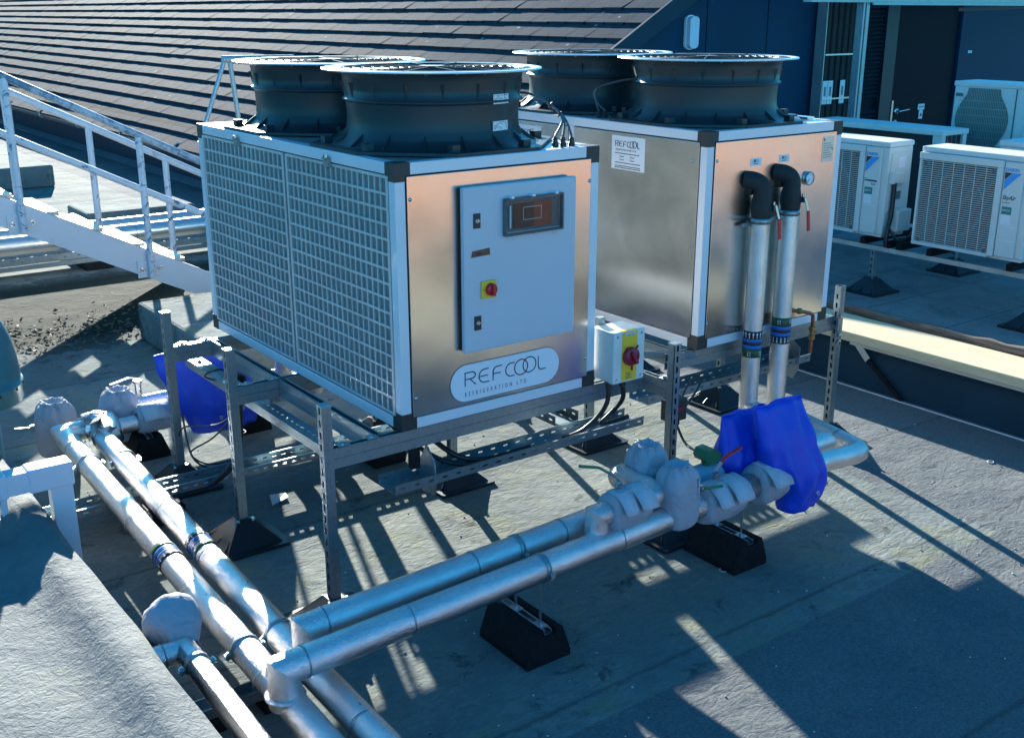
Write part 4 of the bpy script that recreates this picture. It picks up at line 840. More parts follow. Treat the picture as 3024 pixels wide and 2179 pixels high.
blue([(-.0,1.475,1.80,-.715,.012),(-.10,1.49,1.83,-.73,.045),(-.20,1.50,1.86,-.745,.08),(-.28,1.52,1.895,-.75,.10),(-.36,1.58,1.93,-.755,.11),(-.43,1.635,1.945,-.755,.105),(-.50,1.655,1.92,-.76,.09),(-.555,1.66,1.87,-.765,.07)],'right lobe of the bright blue cover, the taller one with an eyelet near its hem',(1.68,-.73,-.5),seed=1,eyes=((1.79,-.872,-.455),(1.905,-.83,-.45)))
blue([(-.075,1.42,1.71,-.56,.012),(-.16,1.415,1.73,-.565,.045),(-.24,1.405,1.74,-.57,.075),(-.30,1.40,1.75,-.575,.085),(-.36,1.44,1.75,-.575,.085),(-.41,1.52,1.72,-.575,.07)],'left lobe of the bright blue cover, behind the red lever',(1.55,-.56,-.4),seed=2.5)
blue([(-.18,-.30,.20,2.36,.012),(-.28,-.285,.25,2.35,.05),(-.40,-.24,.29,2.34,.09),(-.50,-.20,.30,2.33,.11),(-.60,-.15,.31,2.33,.11),(-.70,-.11,.31,2.33,.09)],'wide bright blue cover behind the left legs of the near frame',(0,2.35,-.6),seed=4,amp=.016,eyes=((.03,2.215,-.60),(.17,2.21,-.57)))
# ------------------------------------------------------------------ ground, kerbs
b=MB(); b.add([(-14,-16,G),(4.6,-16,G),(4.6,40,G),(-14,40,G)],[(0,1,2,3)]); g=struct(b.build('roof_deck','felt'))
b=MB(); b.add([(-14,-16,G-.5),(60,-16,G-.5),(60,60,G-.5),(-14,60,G-.5)],[(0,1,2,3)]); struct(b.build('ground','slab'))
# paved roof on the right: slabs with open joints
b=MB(); random.seed(11); sx,sy=.745,.745
b.add([(4.63,-9,G2-.035),(16,-9,G2-.035),(16,6.2,G2-.035),(4.63,6.2,G2-.035)],[(0,1,2,3)])
base=struct(b.build('paved_roof_bed','gasket'))
b=MB(); 
for i in range(15):
    for j in range(20):
        x0=4.64+i*sx; y0=-8.18+j*sy; dz=random.uniform(-.002,.002)
        b.box((x0+.006,y0+.006,G2-.03),(x0+sx-.006,y0+sy-.006,G2+dz))
struct(b.build('paved_roof','slab'))
struct(MB().box((-1.0,-7.7,G+.002),(4.1,-3.5,G+.03)).build('bounce_slab','bounce_pale'))  # pale slab added behind the camera to brighten fronts and reflections
# left kerb
kb_=thing('roof_kerb','wide pale felt covered kerb in the lower left corner','kerb',(-1.6,-1,G))
prof=[(-1.10,G),(-1.262,-.47),(-1.285,-.415),(-1.32,-.395),(-1.38,-.385),(-1.43,-.40),(-1.48,-.435),(-1.56,-.455),(-1.68,-.45),(-1.9,-.44),(-2.4,-.44),(-2.4,G)]
ys=[-6+.09*i for i in range(140)]; vs=[]; n=len(prof)
for y in ys:
    for k,(x,z) in enumerate(prof):
        w=0 if z==G else .006*math.sin(y*5+k)+.005*math.sin(y*11+k*2.2)
        vs.append((x+.2*w,y,z+w))
vs=[(x-.02 if False else x,y,z) for x,y,z in vs]
MB().add(vs,[[i*n+k,i*n+k+1,(i+1)*n+k+1,(i+1)*n+k] for i in range(len(ys)-1) for k in range(n-1)],True).build('felt_covering','kerb',kb_)
# right kerb with timber capping
kr=thing('roof_kerb','black felt upstand with pale timber capping along the right of the deck','kerb',(4.4,0,G))
MB().box((4.24,-9,G-.2),(4.58,8,-.50)).build('felt_upstand','fascia',kr,.01)
MB().box((4.15,-9,-.493),(4.58,5.9,-.425)).build('timber_capping','timber',kr,.006)
MB().box((4.165,-9,-.515),(4.20,.75,-.493)).build('metal_drip','aluflat',kr); MB().bar((4.19,-9,G+.004),(4.19,6,G+.004),.010,.006).build('felt_edge','bandwhite',kr)
MB().bar((4.20,.72,-.50),(4.185,.60,-.60),.05,.006,(1,0,0)).build('bent_strap','aluflat',kr); MB().bar((4.205,.62,-.60),(4.20,.30,G+.01),.03,.02,(1,0,0)).build('hanging_strap','rubber',kr)
ow=MB(); random.seed(2); pts=[(4.66+random.uniform(-.012,.012),1.9-.12*i,-.425+random.uniform(-.008,.008)) for i in range(26)]; ow.tube(pts,.04,7); tag(ow.build('rotten_batten','oldwood'),'weathered dark wooden batten lying behind the pale timber capping','timber')
MB().box((4.585,-9,G2-.02),(4.63,5.9,-.45)).build('rear_upstand','lead',kr)
# plinths
def plinth(x0,y0,x1,y1,g,h,label):
    t=MB().box((x0,y0,g),(x1,y1,g+h)).build('roof_plinth','felt',None,.03); return tag(t,label,'plinth')
plinth(.46,3.3,3.0,5.03,G,.315,'felt covered plinth where the white stair lands behind the near chiller')
plinth(-1.0,14.2,2.25,17.5,G,.33,'far low felt plinth seen through the stair balusters at the left')
plinth(1.6,10.3,3.0,11.2,G,.18,'far low felt plinth just left of the near chiller top corner')
# ------------------------------------------------------------------ pvc overflow, cowl
pv=thing('overflow_pipe','white square plastic overflow pipe crossing the left kerb','pipe',(-1.2,1.16,-.3))
MB().box((-2.6,1.075,-.325),(-1.20,1.175,-.225)).build('horizontal_run','pvc',pv,.008); MB().box((-1.33,1.068,-.332),(-1.13,1.182,-.218)).build('elbow_fitting','pvc',pv,.01); MB().box((-1.47,1.070,-.33),(-1.42,1.18,-.22)).build('coupling','pvc',pv,.006)
MB().add([],[])
MB().box((-1.235,1.085,G),(-1.137,1.165,-.33)).build('down_run','pvc',pv,.006); MB().box((-1.45,1.10,-.43),(-1.425,1.15,-.33)).box((-1.47,1.09,-.44),(-1.41,1.16,-.428)).build('stand_foot','pvc',pv,.003)
co=thing('ventilation_cowl','rounded blue green metal cowl cut by the left edge of the picture','cowl',(-1.32,1.92,G))
pr=[(.275,-.13),(.284,-.13),(.284,-.05),(.290,-.048),(.290,-.036),(.281,-.034)]+[(.281*math.cos(a)**.8,-.034+.47*math.sin(a)) for a in [i*PI/2/14 for i in range(1,14)]]+[(.001,.437)]
MB().lathe(pr,(-1.40,1.98,0),Z,56).build('hood','cowl',co); MB().tube([(-1.40,1.98,G),(-1.40,1.98,.1)],.15,28).build('duct','cowl',co)
for k in range(8):
    a=-PI/2+(k-3)*.45; MB().disc((-1.40+.286*math.cos(a),1.98+.286*math.sin(a),-.06),.007,(math.cos(a),math.sin(a),0),8,.006).build('rivet','bandblack',co)
# ------------------------------------------------------------------ stair
st=thing('access_stair','white painted steel stair with flaking tubular handrails descending to the right','stair',(.2,6.5,G))
def under(x): return .03-.508*(x+.28)
def top(x): return under(x)+.27
x0,x1=-3.4,1.42
for y in (6.10,7.0):
    MB().add([(x0,y,under(x0)),(x1,y,under(x1)),(x1+.25,y,under(x1)),(x1+.1,y,top(x1+.1)),(x0,y,top(x0)),(x0,y+.012,under(x0)),(x1,y+.012,under(x1)),(x1+.25,y+.012,under(x1)),(x1+.1,y+.012,top(x1+.1)),(x0,y+.012,top(x0))],[(0,1,2,3,4),(9,8,7,6,5),(0,5,6,1),(1,6,7,2),(2,7,8,3),(3,8,9,4),(4,9,5,0)]).build('stringer','stair',st)
    MB().bar((x0,y+.03,top(x0)),(x1,y+.03,top(x1)),.06,.006).build('stringer_flange','tread',st)
x=-3.2
while x<1.4:
    zt_=top(x)-.03; MB().box((x-.14,6.115,zt_-.03),(x+.17,6.995,zt_)).build('tread','tread',st); x+=.36
for y,xs,hh in ((6.065,(-.10,.955,-1.16,-2.2),1.04),(7.05,(.81,1.52,.10,-.6,-1.3),.98)):
    for x in xs:
        zb=top(x)-.24; MB().tube([(x,y,zb),(x,y,top(x)+hh)],.031,16).build('baluster','flake',st)
        if y<6.5:
            bp=MB().box((x-.12,y+.022,zb-.01),(x+.12,y+.034,zb+.15)).build('base_plate','stair',st,.002)
            for dx in (-.08,.08): MB().lathe([(.022,0),(.022,.014),(.0001,.014)],(x+dx,y+.022,zb+.07),(0,-1,0),6,smooth=False).lathe([(.010,0),(.010,.03),(.0001,.03)],(x+dx,y+.022,zb+.07),(0,-1,0),10).build('bolt','screw',bp)
    e=1.9
    MB().tube([(x0,y,top(x0)+hh),(e,y,top(e)+hh)],.032,16).build('handrail','worn' if y<6.5 else 'stair',st)
    if y<6.5: MB().tube([(x0,y,top(x0)+.55),(e,y,top(e)+.55)],.030,16).build('mid_rail','flake',st)
# far pipes and tray
FPp=pipe('large smooth foil pipe running across the deck beneath the stair',[(-6,8.35,-.58),(4.0,8.35,-.58)],.10,[((1.55,8.35,-.58),X)],'aluflat','far pipes behind the stair'); 
pipe('second smooth foil pipe right behind the large one beneath the stair',[(-6,8.75,-.56),(4.0,8.75,-.56)],.09,[],'aluflat','far pipes behind the stair')
tf=tray(-5,4.0,7.9,-.70,'distant perforated cable tray in front of the smooth pipes beneath the stair',.2,.07,.14)
MB().box((-5,7.9,-.755),(4,7.902,-.705)).build('lower_lip','galv',tf)
for x in (-.6,1.0,2.6): MB().box((x-.15,7.85,G),(x+.15,8.9,-.76)).build('rubber_pad','rubber',tf,.01)
# moss litter at deck below the stair
ml=MB(); random.seed(9)
for i in range(900):
    x=random.uniform(-1.6,1.0); y=random.gauss(5.5,.35); s_=random.uniform(.008,.03); c=V((x,y,G+.004+s_*.3)); a=random.uniform(0,PI)
    d=V((math.cos(a),math.sin(a),random.uniform(-.3,.5)))*s_; e=V((-math.sin(a),math.cos(a),random.uniform(-.3,.5)))*s_*.6
    ml.add([c-d,c+e,c+d,c-e+V((0,0,s_*.5))],[(0,1,2),(0,2,3)])
o=ml.build('moss_litter','leaf'); o['kind']='stuff'
# ------------------------------------------------------------------ slate roof building
xe,ze,yv_=3.9,-.235,6.1; sl=R(30); cs,sn=math.cos(sl),math.sin(sl)
rb=thing('slate_roof_building','long low building with grey slate roof and dark gable wall','building',(8,18,G))
row=.34; nrow=17; y1=60; NY=0
random.seed(21)
bt=MB(); uvs=[]
for r_ in range(nrow):
    a0=r_*row-.085; a1=(r_+1)*row-.025; t=.042
    # wavy butt edge, individually lifted slates: broken into 0.26 m wide pieces
    y=yv_; k=0
    while y<y1:
        wd=.37 if y<34 else 1.48
        lift=random.uniform(-.003,.004); da=random.uniform(-.005,.005); th=t+lift
        def P(a,yy,h): return V((xe+a*cs-h*sn,yy,ze+a*sn+h*cs))
        g_=.004
        v=[P(a0+da,y+g_,th),P(a0+da,y+wd-g_,th),P(a1,y+wd-g_,.006),P(a1,y+g_,.006),P(a0+da,y+g_,-.01),P(a0+da,y+wd-g_,-.01)]
        bt.add(v,[(0,3,2,1),(4,0,1,5)]); y+=wd; k+=1
sr=bt.build('roof_slates','slate',rb,uv=lambda p:((p.y-6.1)*1.0+13.69*math.floor((p.x-xe)/(row*cs)),p.z))
MB().add([(xe+.02,yv_+.01,ze-.01),(xe+.02,y1,ze-.01),(xe+5.7*cs,y1,ze-.01+5.7*sn-.0),(xe+5.7*cs,yv_+.01,ze-.01+5.7*sn)],[(0,1,2,3)]).build('roof_underlay','gasket',rb)
# verge board
def Pv(a,h,y): return (xe+a*cs-h*sn,y,ze+a*sn+h*cs)
MB().add([Pv(-.05,.05,yv_-.02),Pv(5.7,.05,yv_-.02),Pv(5.7,-.16,yv_-.02),Pv(-.05,-.16,yv_-.02),Pv(-.05,.05,yv_+.02),Pv(5.7,.05,yv_+.02),Pv(5.7,-.16,yv_+.02),Pv(-.05,-.16,yv_+.02)],[(0,3,2,1),(4,5,6,7),(0,1,5,4),(3,7,6,2),(0,4,7,3),(1,2,6,5)]).build('verge_board','fascia',rb)
MB().box((4.1,yv_+.3,G),(4.3,y1,-.42)).build('side_wall','fascia',rb)
MB().box((4.02,yv_+.1,-.42),(4.1,y1,-.36)).build('wall_capping','lead',rb); MB().prism([(-.12,0),(0,0),(0,.08)],(4.1,yv_+.3,G),(4.1,y1,G),X,Z).build('base_flashing','lead',rb)
MB().prism([(-.06,0),(.05,0),(.05,.06),(.04,.06),(.04,.01),(-.05,.01),(-.05,.06),(-.06,.06)],(3.93,yv_,ze-.085),(3.93,y1,ze-.085),X,Z).build('gutter','gutter',rb)
for y in [8+2.6*i for i in range(12)]: MB().ring((3.9,y,ze-.05),.09,.012,(0,1,0),20,6).build('gutter_bracket','aluflat',rb)
# gable wall (triangle under verge), facing the camera
gx1=10.25
MB().prism([(4.3,G),(gx1,G),(gx1,2.45),(xe+5.6*cs,2.45),(4.3,ze-.1+.4*math.tan(sl))],(0,6.2,0),(0,6.35,0),X,Z).build('gable_wall','wall',rb)
for x in (8.18,9.3): MB().box((x,6.194,G),(x+.008,6.2,2.4)).build('panel_joint','door',rb)
# plant building on the right
pb=thing('plant_building','dark clad plant room with louvres and a black door at the upper right','building',(12,6.3,G2))
MB().box((gx1-.0,6.2,G2),(11.0,6.4,2.45)).box((13.72,6.2,G2),(20,6.4,2.45)).box((11.0,6.2,1.86+.32),(13.72,6.4,2.45)).build('cladding_wall','wall',pb); MB().box((11.0,6.75,G2),(13.75,6.8,2.3)).build('recess_back','door',pb)
lv=MB(); lv.box((11.0,6.45,G2),(12.02,6.50,2.3)); lvo=lv.build('louvre_door','door',pb); lvo.location.y=-.2
for i in range(46):
    z=-.5+i*.058
    if .40<z<.58: continue
    m4=Matrix.Translation((11.42,6.43,z))@Matrix.Rotation(R(35),4,'X')
    MB().box((-.40,-.03,-.004),(.38,.03,.004),m4).build('louvre_slat','louvre',lvo)
MB().box((11.82,6.36,G2),(12.04,6.45,2.3)).build('door_frame','louvre',pb).location.y=-.18
dd=MB().box((12.10,6.36,G2),(13.70,6.42,2.2)).build('plant_door','door',pb); dd.location.y=-.12; MB().box((12.10,6.345,G2),(12.16,6.36,2.2)).build('door_edge','louvre',dd)
MB().lathe([(.05,0),(.05,.015),(.0001,.015)],(12.32,6.36,.34),(0,-1,0),20).tube([(12.32,6.34,.34),(12.32,6.30,.34),(12.56,6.30,.36)],.014,10).lathe([(.04,0),(.04,.012),(.0001,.012)],(12.31,6.36,.18),(0,-1,0),20).build('door_handle','screw',dd); MB().box((12.305,6.343,.16),(12.315,6.347,.20)).build('keyhole','ink',dd)
MB().box((12.17,6.335,.02),(12.21,6.345,.50)).build('lock_plate','screw',dd)
s_=MB().box((12.86,6.352,.335),(13.02,6.36,.42)).box((12.90,6.352,.20),(12.99,6.36,.33)).build('warning_sign','label',dd); MB().prism([(-.028,0),(.028,0),(0,.055)],(12.945,6.351,.235),(12.945,6.346,.235),X,Z).build('triangle_mark','navy',s_); text('DANGER',.034,(12.868,6.3505,.365),X,Z,'navy',s_)
MB().box((13.95,6.19,1.14),(13.99,6.2,1.18)).box((14.01,6.19,1.14),(14.05,6.2,1.18)).build('wall_fixing','label',pb)
lf=thing('bulkhead_light','white oblong bulkhead light on the dark gable wall','light',(7.88,6.15,1.5)); o=MB().prism(arc(0,.14,.075,.05,0,180,8)+arc(0,-.14,.075,.05,180,360,8),(7.88,6.2,1.51),(7.88,6.10,1.51),X,Z).build('lens','lens',lf,.015); MB().prism(arc(0,.15,.085,.055,0,180,8)+arc(0,-.15,.085,.055,180,360,8),(7.88,6.2,1.51),(7.88,6.17,1.51),X,Z).build('light_base','label',lf)
# refrigerant pipe riser
rs=thing('pipe_riser','bank of black insulated pipes clipped upright beside the louvred door','pipe riser',(10.55,6.0,G2))
for i in range(10): MB().tube([(10.29+.062*i,6.02+.02*(i%2),G2),(10.29+.062*i,6.02+.02*(i%2),2.4)],.031,10).build('lagged_pipe','lagging',rs)
MB().box((10.225,5.98,G2),(10.235,6.15,2.4)).build('tray_edge','aluflat',rs); MB().box((10.90,5.95,G2),(10.94,6.15,2.4)).build('tray_edge','steel',rs)
for z in (1.20,.62,2.3,-.1): MB().bar((10.24,5.975,z),(10.86,5.975,z),.012,.02).build('clip_bar','aluflat',rs)
for x in (10.29,10.40,10.66):
    l=MB().box((x-.05,5.972,.55),(x+.05,5.978,.86)).build('riser_label','label',rs); MB().box((x-.02,5.970,.60),(x+.02,5.972,.62)).box((x-.02,5.970,.66),(x+.02,5.972,.78)).build('label_print','grey_ink',l)
cn=thing('canopy_frame','grey steel canopy post and beam in front of the black door','frame',(9.66,5,G2)); MB().box((9.60,4.95,G2),(9.63,5.05,1.86)).box((9.63,4.98,G2),(9.68,5.0,1.86)).box((9.66,4.95,G2),(9.72,5.05,1.86)).build('post','steel',cn); MB().box((8.6,4.94,1.86),(18,5.06,2.02)).box((9.72,4.9,1.83),(18,4.92,1.86)).build('beam','steel',cn)
MB().bar((12.6,5.6,1.78),(16,5.6,1.85),.05,.05).build('slotted_channel','louvre',cn)
# A frame rail behind the near fans
af=thing('hand_gate','small pale steel A shaped guard rail rising behind the near chiller','guard rail',(1.15,4.4,.5)); MB().tube([(.92,4.5,.80),(1.17,4.5,1.405)],.018,8).tube([(1.26,4.5,.80),(1.21,4.5,1.38)],.02,8).tube([(1.15,4.5,1.405),(1.75,4.5,1.40)],.028,10).tube([(.92,4.5,.80),(1.05,4.5,G)],.018,8).tube([(1.26,4.5,.80),(1.40,4.5,G)],.02,8).tube([(1.72,4.5,1.40),(1.74,4.5,G)],.02,8).build('tube_frame','steel',af)
# ------------------------------------------------------------------ condensers
def condenser(yc0,label,sky,x=5.85,wid=.96,hgt=.81,z0=-.10,dep=.33):
    # front faces -X ; left end (far) at y=yc0+wid
    ya,yb=yc0,yc0+wid
    t=thing('outdoor_condenser',label,'air conditioner',(x+dep/2,(ya+yb)/2,z0),'wall of ivory outdoor condensers')
    cs_=MB().box((x,ya,z0+.02),(x+dep,yb,z0+hgt-.045)).build('casing','ac',t,.012); MB().box((x-.006,ya-.006,z0+hgt-.045),(x+dep+.004,yb+.004,z0+hgt)).build('lid','ac',t,.010)
    MB().box((x+.01,ya+.01,z0),(x+dep-.01,yb-.01,z0+.02)).build('base_pan','ac',t)
    gy0,gy1=ya+.275,yb-.02; gz0,gz1=z0+.035,z0+hgt-.10
    hd=MB().box((x-.035,gy0-.05,gz1),(x,gy1+.02,gz1+.055)).box((x-.035,gy0-.05,gz0-.015),(x,gy0-.0,gz1)).box((x-.03,gy0,gz0-.03),(x,gy1+.02,gz0)).box((x-.03,gy1,gz0),(x,gy1+.02,gz1)).build('grille_frame','ac',t,.006)
    MB().box((x-.004,gy0,gz0),(x+.001,gy1,gz1)).build('coil_shadow','ac_dark',hd)
    n=40; s_=MB()
    for i in range(n): s_.box((x-.026,gy0,gz0+(gz1-gz0)*(i+.5)/n-.0024),(x-.018,gy1,gz0+(gz1-gz0)*(i+.5)/n+.0024))
    for i in range(1,7): s_.box((x-.018,gy0+(gy1-gy0)*i/7-.002,gz0),(x-.013,gy0+(gy1-gy0)*i/7+.002,gz1))
    s_.build('grille_slats','ac',hd)
    for yy in (gy0+.03,gy1-.04):
        for zz in (gz0+.02,gz1-.035): MB().box((x-.028,yy-.012,zz-.018),(x-.014,yy+.012,zz+.018)).build('grille_clip','cablegrey',hd)
    # fan behind slats
    fc=V((x-.0045,(gy0+gy1)/2,(gz0+gz1)/2)); MB().ring(fc,.24,.006,X,40,5).build('fan_ring','cablegrey',hd)
    pn=MB().box((x-.022,ya+.06,gz0-.01),(x,gy0-.055,gz1+.05)).build('front_panel','ac',t,.008)
    xf=x-.0225; xd=V((0,-1,0)); ye=gy0-.065; W_=.135
    text('DAIKIN',.036,(xf,ye,gz1-.02),xd,Z,'cyan',pn,'brand_lettering',.93,bold=.0012)
    MB().add([(xf-.001,ye,gz1-.03),(xf-.001,ye-.06,gz1-.03),(xf-.001,ye,gz1-.09)],[(0,1,2)]).build('black_triangle','ink',pn)
    MB().add([(xf-.001,ye-.065,gz1-.03),(xf-.001,ye-W_,gz1-.03),(xf-.001,ye,gz1-.165),(xf-.001,ye,gz1-.095)],[(0,1,2,3)]).build('blue_stripe','cyan',pn)
    if sky: text('SkyAir',.045,(xf,ye+.0,gz1-.235),xd,Z,'ink',pn,'model_lettering',.9,shear=.3,bold=.0008); text('A-series',.022,(xf,ye,gz1-.265),xd,Z,'grey_ink',pn,'model_lettering',.9,shear=.3)
    else:
        MB().box((xf,ye,gz1-.24),(xf-.001,ye-.035,gz1-.215)).build('teal_tab','teal',pn); MB().box((xf,ye-.035,gz1-.24),(xf-.001,ye-.125,gz1-.222)).build('dark_tab','ink',pn); text('R32',.026,(xf,ye-.07,gz1-.27),xd,Z,'ink',pn,'model_lettering')
    st_=MB().box((xf,ye-.01,gz1-.43),(xf-.001,ye-.09,gz1-.29)).build('service_sticker','label',pn); MB().box((xf-.001,ye-.01,gz1-.35),(xf-.0018,ye-.09,gz1-.29)).build('sticker_head','teal',st_); text('AIRCO',.022,(xf-.002,ye-.013,gz1-.325),xd,Z,'label',st_)
    for i in range(4): MB().box((xf-.0012,ya+.07,gz0+.12+i*.11),(xf,gy0-.065,gz0+.125+i*.11)).build('pressed_line','label',pn)
    return t,ya,yb
c1,ya,yb=condenser(1.755,'left ivory condenser with narrow visible grille and grey service cable on its end',False)
x=5.85
ep=MB().box((x+.03,ya-.008,.12),(x+.30,ya,.62)).build('service_cover','ac',c1,.004); MB().box((x+.02,ya-.045,.36),(x+.22,ya,.46)).build('cable_hood','ac',ep,.008)
MB().box((x+.13,ya-.0095,.49),(x+.22,ya-.008,.58)).build('rating_label','label',ep); MB().box((x+.12,ya-.0095,.22),(x+.2,ya-.008,.29)).build('wiring_label','grille_grey',ep)
MB().box((x+.08,ya-.09,-.05),(x+.27,ya,.14)).build('valve_cover','ac',c1,.01)
cable([(x+.07,ya-.03,.37),(x+.05,ya-.04,.1),(x+.0,ya-.05,-.05),(x-.0,ya-.05,-.17)],.02,c1,'cable','service_cable'); cable([(x+.03,ya-.05,-.02),(x+.08,ya-.11,-.12),(x+.2,ya-.12,-.10),(x+.34,ya-.1,-.04)],.012,c1,'cable','service_cable')
condenser(.485,'large ivory condenser at the right edge with full louvred grille and slanted lettering',True)
# big one behind with open frame
c3=thing('outdoor_condenser','boxy condenser behind with open dark sides and pale frame','air conditioner',(7.4,3.2,-.2),'wall of ivory outdoor condensers')
b=MB(); X0,X1,Y0,Y1,Z0,Z1=7.05,7.45,2.05,3.55,-.25,.71
b.box((X0-.01,Y0-.01,Z1-.05),(X1+.01,Y1+.01,Z1))
for xx in (X0,X1-.06):
    for yy in (Y0,Y1-.10): b.box((xx,yy,Z0),(xx+.06,yy+.10,Z1-.05))
b.box((X0,Y0,Z0),(X1,Y1,Z0+.06)); b.build('frame','ac',c3,.005); MB().box((X0+.03,Y0+.03,Z0+.06),(X1-.03,Y1-.03,Z1-.05)).build('coil','ac_dark',c3); w_=MB()
for i in range(4): w_.bar((X0+.06,Y0+.01,.55-.18*i),(X1-.06,Y0+.01,.55-.18*i),.004,.004)
for i in range(4): w_.bar((X0+.10+.07*i,Y0+.01,Z0+.05),(X0+.10+.07*i,Y0+.01,Z1-.05),.004,.004)
w_.build('coil_guard','screw',c3); MB().box((X0-.001,Y0+.03,.25-.25),(X0-.05,Y0+.12,.16)).build('isolator_box','ac',c3,.006); MB().box((X0-.051,Y0+.04,.02),(X0-.055,Y0+.11,.14)).build('isolator_plate','yellow',c3); MB().lathe([(.028,0),(.028,.02),(.0001,.02)],(X0-.055,Y0+.075,.10),(-1,0,0),16).build('isolator_knob','red',c3)
# tall round grille unit
c4=thing('outdoor_condenser','tall condenser with rounded grey grille at the upper right','air conditioner',(8.2,2.0,0),'wall of ivory outdoor condensers')
MB().box((8.0,1.50,-.35),(8.38,2.58,1.09)).build('casing','ac',c4,.012); MB().box((7.99,1.49,1.05),(8.39,2.59,1.10)).build('lid','ac',c4,.01); MB().box((7.992,1.915,-.3),(8.0,1.925,1.05)).build('panel_gap','cablegrey',c4)
def bow(z): 
    u=(z-.74)/.31; return .16+.13*math.sqrt(max(0,1-u*u*.9))if abs(u)<1.05 else .16
bpts=[]; zz=[1.04,.98,.92,.86,.80,.74,.68,.62,.56,.50,.44,.38]
wv=[.165,.175,.215,.25,.272,.28,.272,.25,.215,.175,.16,.155]
poly=[(2.255+w_,z) for z,w_ in zip(zz,wv)]+[(2.255-w_,z) for z,w_ in list(zip(zz,wv))[::-1]]
gr=MB().prism([(a,b_) for a,b_ in poly],(7.998,0,0),(7.985,0,0),Y,Z).build('round_grille','grille_grey',c4)
w_=MB()
for i in range(30):
    yy=1.99+.018*i; hw=[z for z,w in zip(zz,wv) if w>abs(yy-2.255)]
    if hw: w_.bar((7.982,yy,min(hw)),(7.982,yy,max(hw)),.003,.003,(1,0,0))
for i in range(7): w_.bar((7.982,2.255-.25,.5+.07*i),(7.982,2.255+.25,.5+.07*i),.003,.004)
w_.build('grille_wires','steel',gr)
t_=MB().box((7.988,1.60,.90),(7.992,1.76,1.0)).box((7.988,1.60,.62),(7.992,1.80,.72)).build('casing_label','label',c4); MB().box((7.985,1.62,.78),(7.989,1.74,.84)).build('casing_label','navy',c4); MB().box((7.988,2.48,.955),(7.992,2.555,.985)).build('hand_slot','cablegrey',c4)
c5=thing('outdoor_condenser','low condenser with open top corner at the far right edge','air conditioner',(6.9,1.2,0),'wall of ivory outdoor condensers')
MB().box((6.75,.3,-.2),(7.1,1.30,.66)).build('casing','ac',c5,.01); MB().box((6.74,.29,.66),(7.11,1.31,.71)).build('lid','ac',c5,.01); MB().box((6.742,.4,.45),(6.75,1.1,.62)).build('dark_opening','ac_dark',c5); MB().box((6.735,1.12,.58),(6.745,1.25,.61)).build('hand_slot','ac',c5)
# condenser rail stand
cf=thing('condenser_stand','galvanised stand with rails and rubber feet carrying the outdoor condensers','stand',(6,1,G2))
MB().box((5.885,-2.5,-.225),(5.925,4.5,-.185)).box((5.925,-2.5,-.225),(5.93,4.5,-.19)).build('rail','aluflat',cf); MB().box((7.0,-2.5,-.30),(7.04,4.5,-.26)).build('rail','galv',cf)
for y in (2.72,1.95,1.70,1.585,1.29,.58,-.2): MB().box((5.86,y-.025,-.182),(7.1,y+.025,-.125)).build('cross_beam','rubber' ,cf,.003)
for x_,y_ in ((5.905,1.85),(5.905,.36-.0),(7.2,1.87),(7.0,4.0),(5.9,3.9)):
    post(x_,y_,G2+.10,-.226,cf,False); foot(x_,y_,G2,cf)
MB().box((5.55,3.1,G2),(5.85,3.5,G2+.22)).build('rubber_block','rubber',cf,.02)
# ------------------------------------------------------------------ small debris
tp=tag(MB().add([(.0,0,0),(.11,.03,.012),(.13,.11,.004),(.03,.10,.02)],[(0,1,2),(0,2,3)]).build('paper_scrap','papertag'),'crumpled paper scrap lying on the deck right of the middle left leg','litter'); tp.location=(-.06,1.33,G+.004)
for (x,y,lb) in ((1.39,-.66,'small cable ring on the deck beside the right rubber block'),(3.70,-.67,'small pale ring lying on the grey felt at the far right')):
    tag(MB().ring((x,y,G+.004),.018,.0028,Z,20,6).build('loose_ring','pale'),lb,'litter')
random.seed(17); st2=MB()
for i in range(260):
    x=random.uniform(-.9,4.0); y=random.uniform(-3,3.2); r_=random.uniform(.0018,.006); st2.sphere((x,y,G+r_*.5),r_,6,(1,random.uniform(.5,1),.6))
o=st2.build('grit','pale'); o['kind']='stuff'
st2=MB()
for i in range(160):
    x=random.uniform(-.9,4.0); y=random.uniform(-3,3.2); r_=random.uniform(.002,.007); st2.sphere((x,y,G+r_*.5),r_,6,(1,random.uniform(.4,1),.5))
o=st2.build('dark_grit','leaf'); o['kind']='stuff'
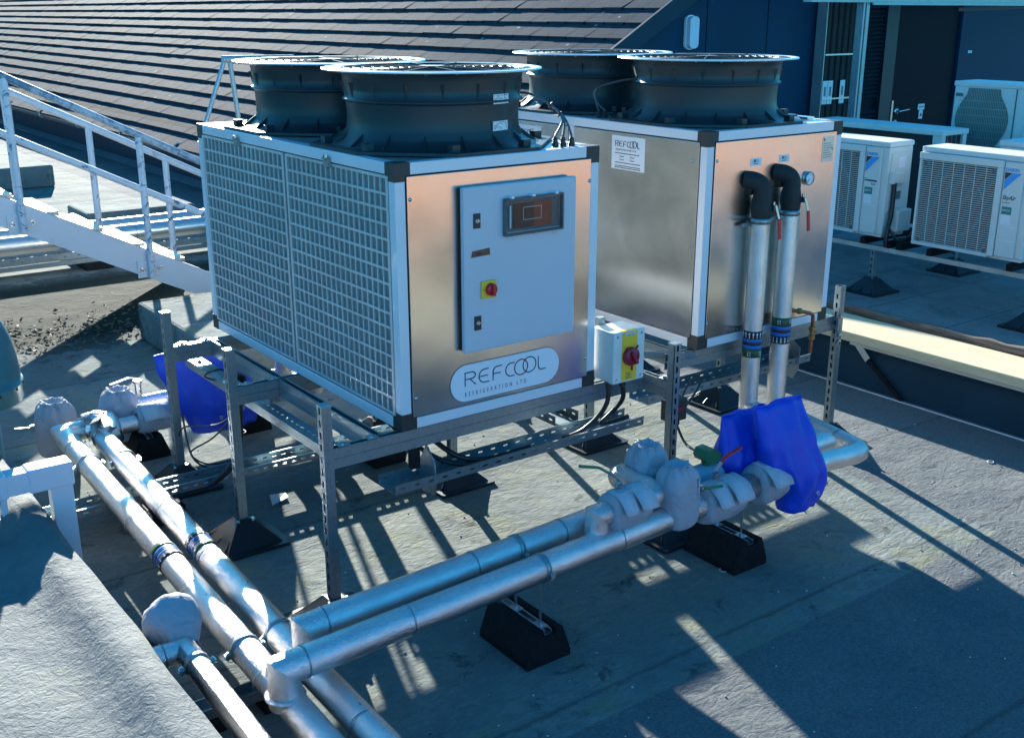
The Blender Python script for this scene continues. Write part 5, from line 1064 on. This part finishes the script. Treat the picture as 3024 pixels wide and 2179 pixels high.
# ------------------------------------------------------------------ surroundings seen only in reflections
bw=tag(MB().box((-14,-8.0,G-.3),(14,-7.7,G+1.15)).build('brick_wall','brick'),'low red brick parapet closing the roof behind the camera','wall')
sw_=tag(MB().box((-14,-16,G-.4),(-13.8,40,1.0)).build('parapet_wall','wall'),'dark parapet wall along the far left side of the roof','wall')
fb=thing('neighbour_building','tall blue grey building beyond the far end of the slate roof','building',(0,34,G)); MB().box((-9,33.0,G),(3.0,34,9)).build('facade','fascia',fb)
# tower that shades the far left of the slates (behind frame left)
# ------------------------------------------------------------------ sky, sun, camera
w=bpy.data.worlds.new('World'); sc.world=w; w.use_nodes=True; t=w.node_tree; bg=t.nodes['Background']
sky=t.nodes.new('ShaderNodeTexSky'); sky.sky_type='NISHITA'; sky.sun_disc=False; sky.sun_elevation=R(SUN_EL); sky.sun_rotation=R(SUN_AZ)
sky.air_density=.9; sky.dust_density=.3; sky.ozone_density=6.0; sky.altitude=0
tint=nd(t,'ShaderNodeMix',data_type='RGBA',blend_type='MULTIPLY'); tint.inputs[0].default_value=1; tint.inputs[7].default_value=(.27,.93,.91,1); t.links.new(sky.outputs[0],tint.inputs[6])
t.links.new(tint.outputs[2],bg.inputs[0]); bg.inputs[1].default_value=.10
sl_=bpy.data.lights.new('sun','SUN'); sl_.energy=5.0; sl_.angle=R(.5); sl_.color=(1,.985,.90); so=bpy.data.objects.new('sun',sl_); COL.objects.link(so)
d=V((math.sin(R(SUN_AZ))*math.cos(R(SUN_EL)),math.cos(R(SUN_AZ))*math.cos(R(SUN_EL)),math.sin(R(SUN_EL)))); so.rotation_euler=d.to_track_quat('Z','Y').to_euler(); so.location=d*30
cam=bpy.data.cameras.new('camera'); cam.sensor_width=36; cam.lens=36*3269.1/3024; cam.clip_end=300; cam.clip_start=.05; c=bpy.data.objects.new('camera',cam); COL.objects.link(c); c.location=(-2.3104,-3.9353,1.75498)
yw,pt=R(36.464),R(17.8813); f_=V((math.sin(yw)*math.cos(pt),math.cos(yw)*math.cos(pt),-math.sin(pt))); c.rotation_euler=f_.to_track_quat('-Z','Y').to_euler(); sc.camera=c
vs_=sc.view_settings; sc.display_settings.display_device='sRGB'; vs_.view_transform='Standard'; vs_.look='None'; vs_.gamma=1; vs_.exposure=1.95
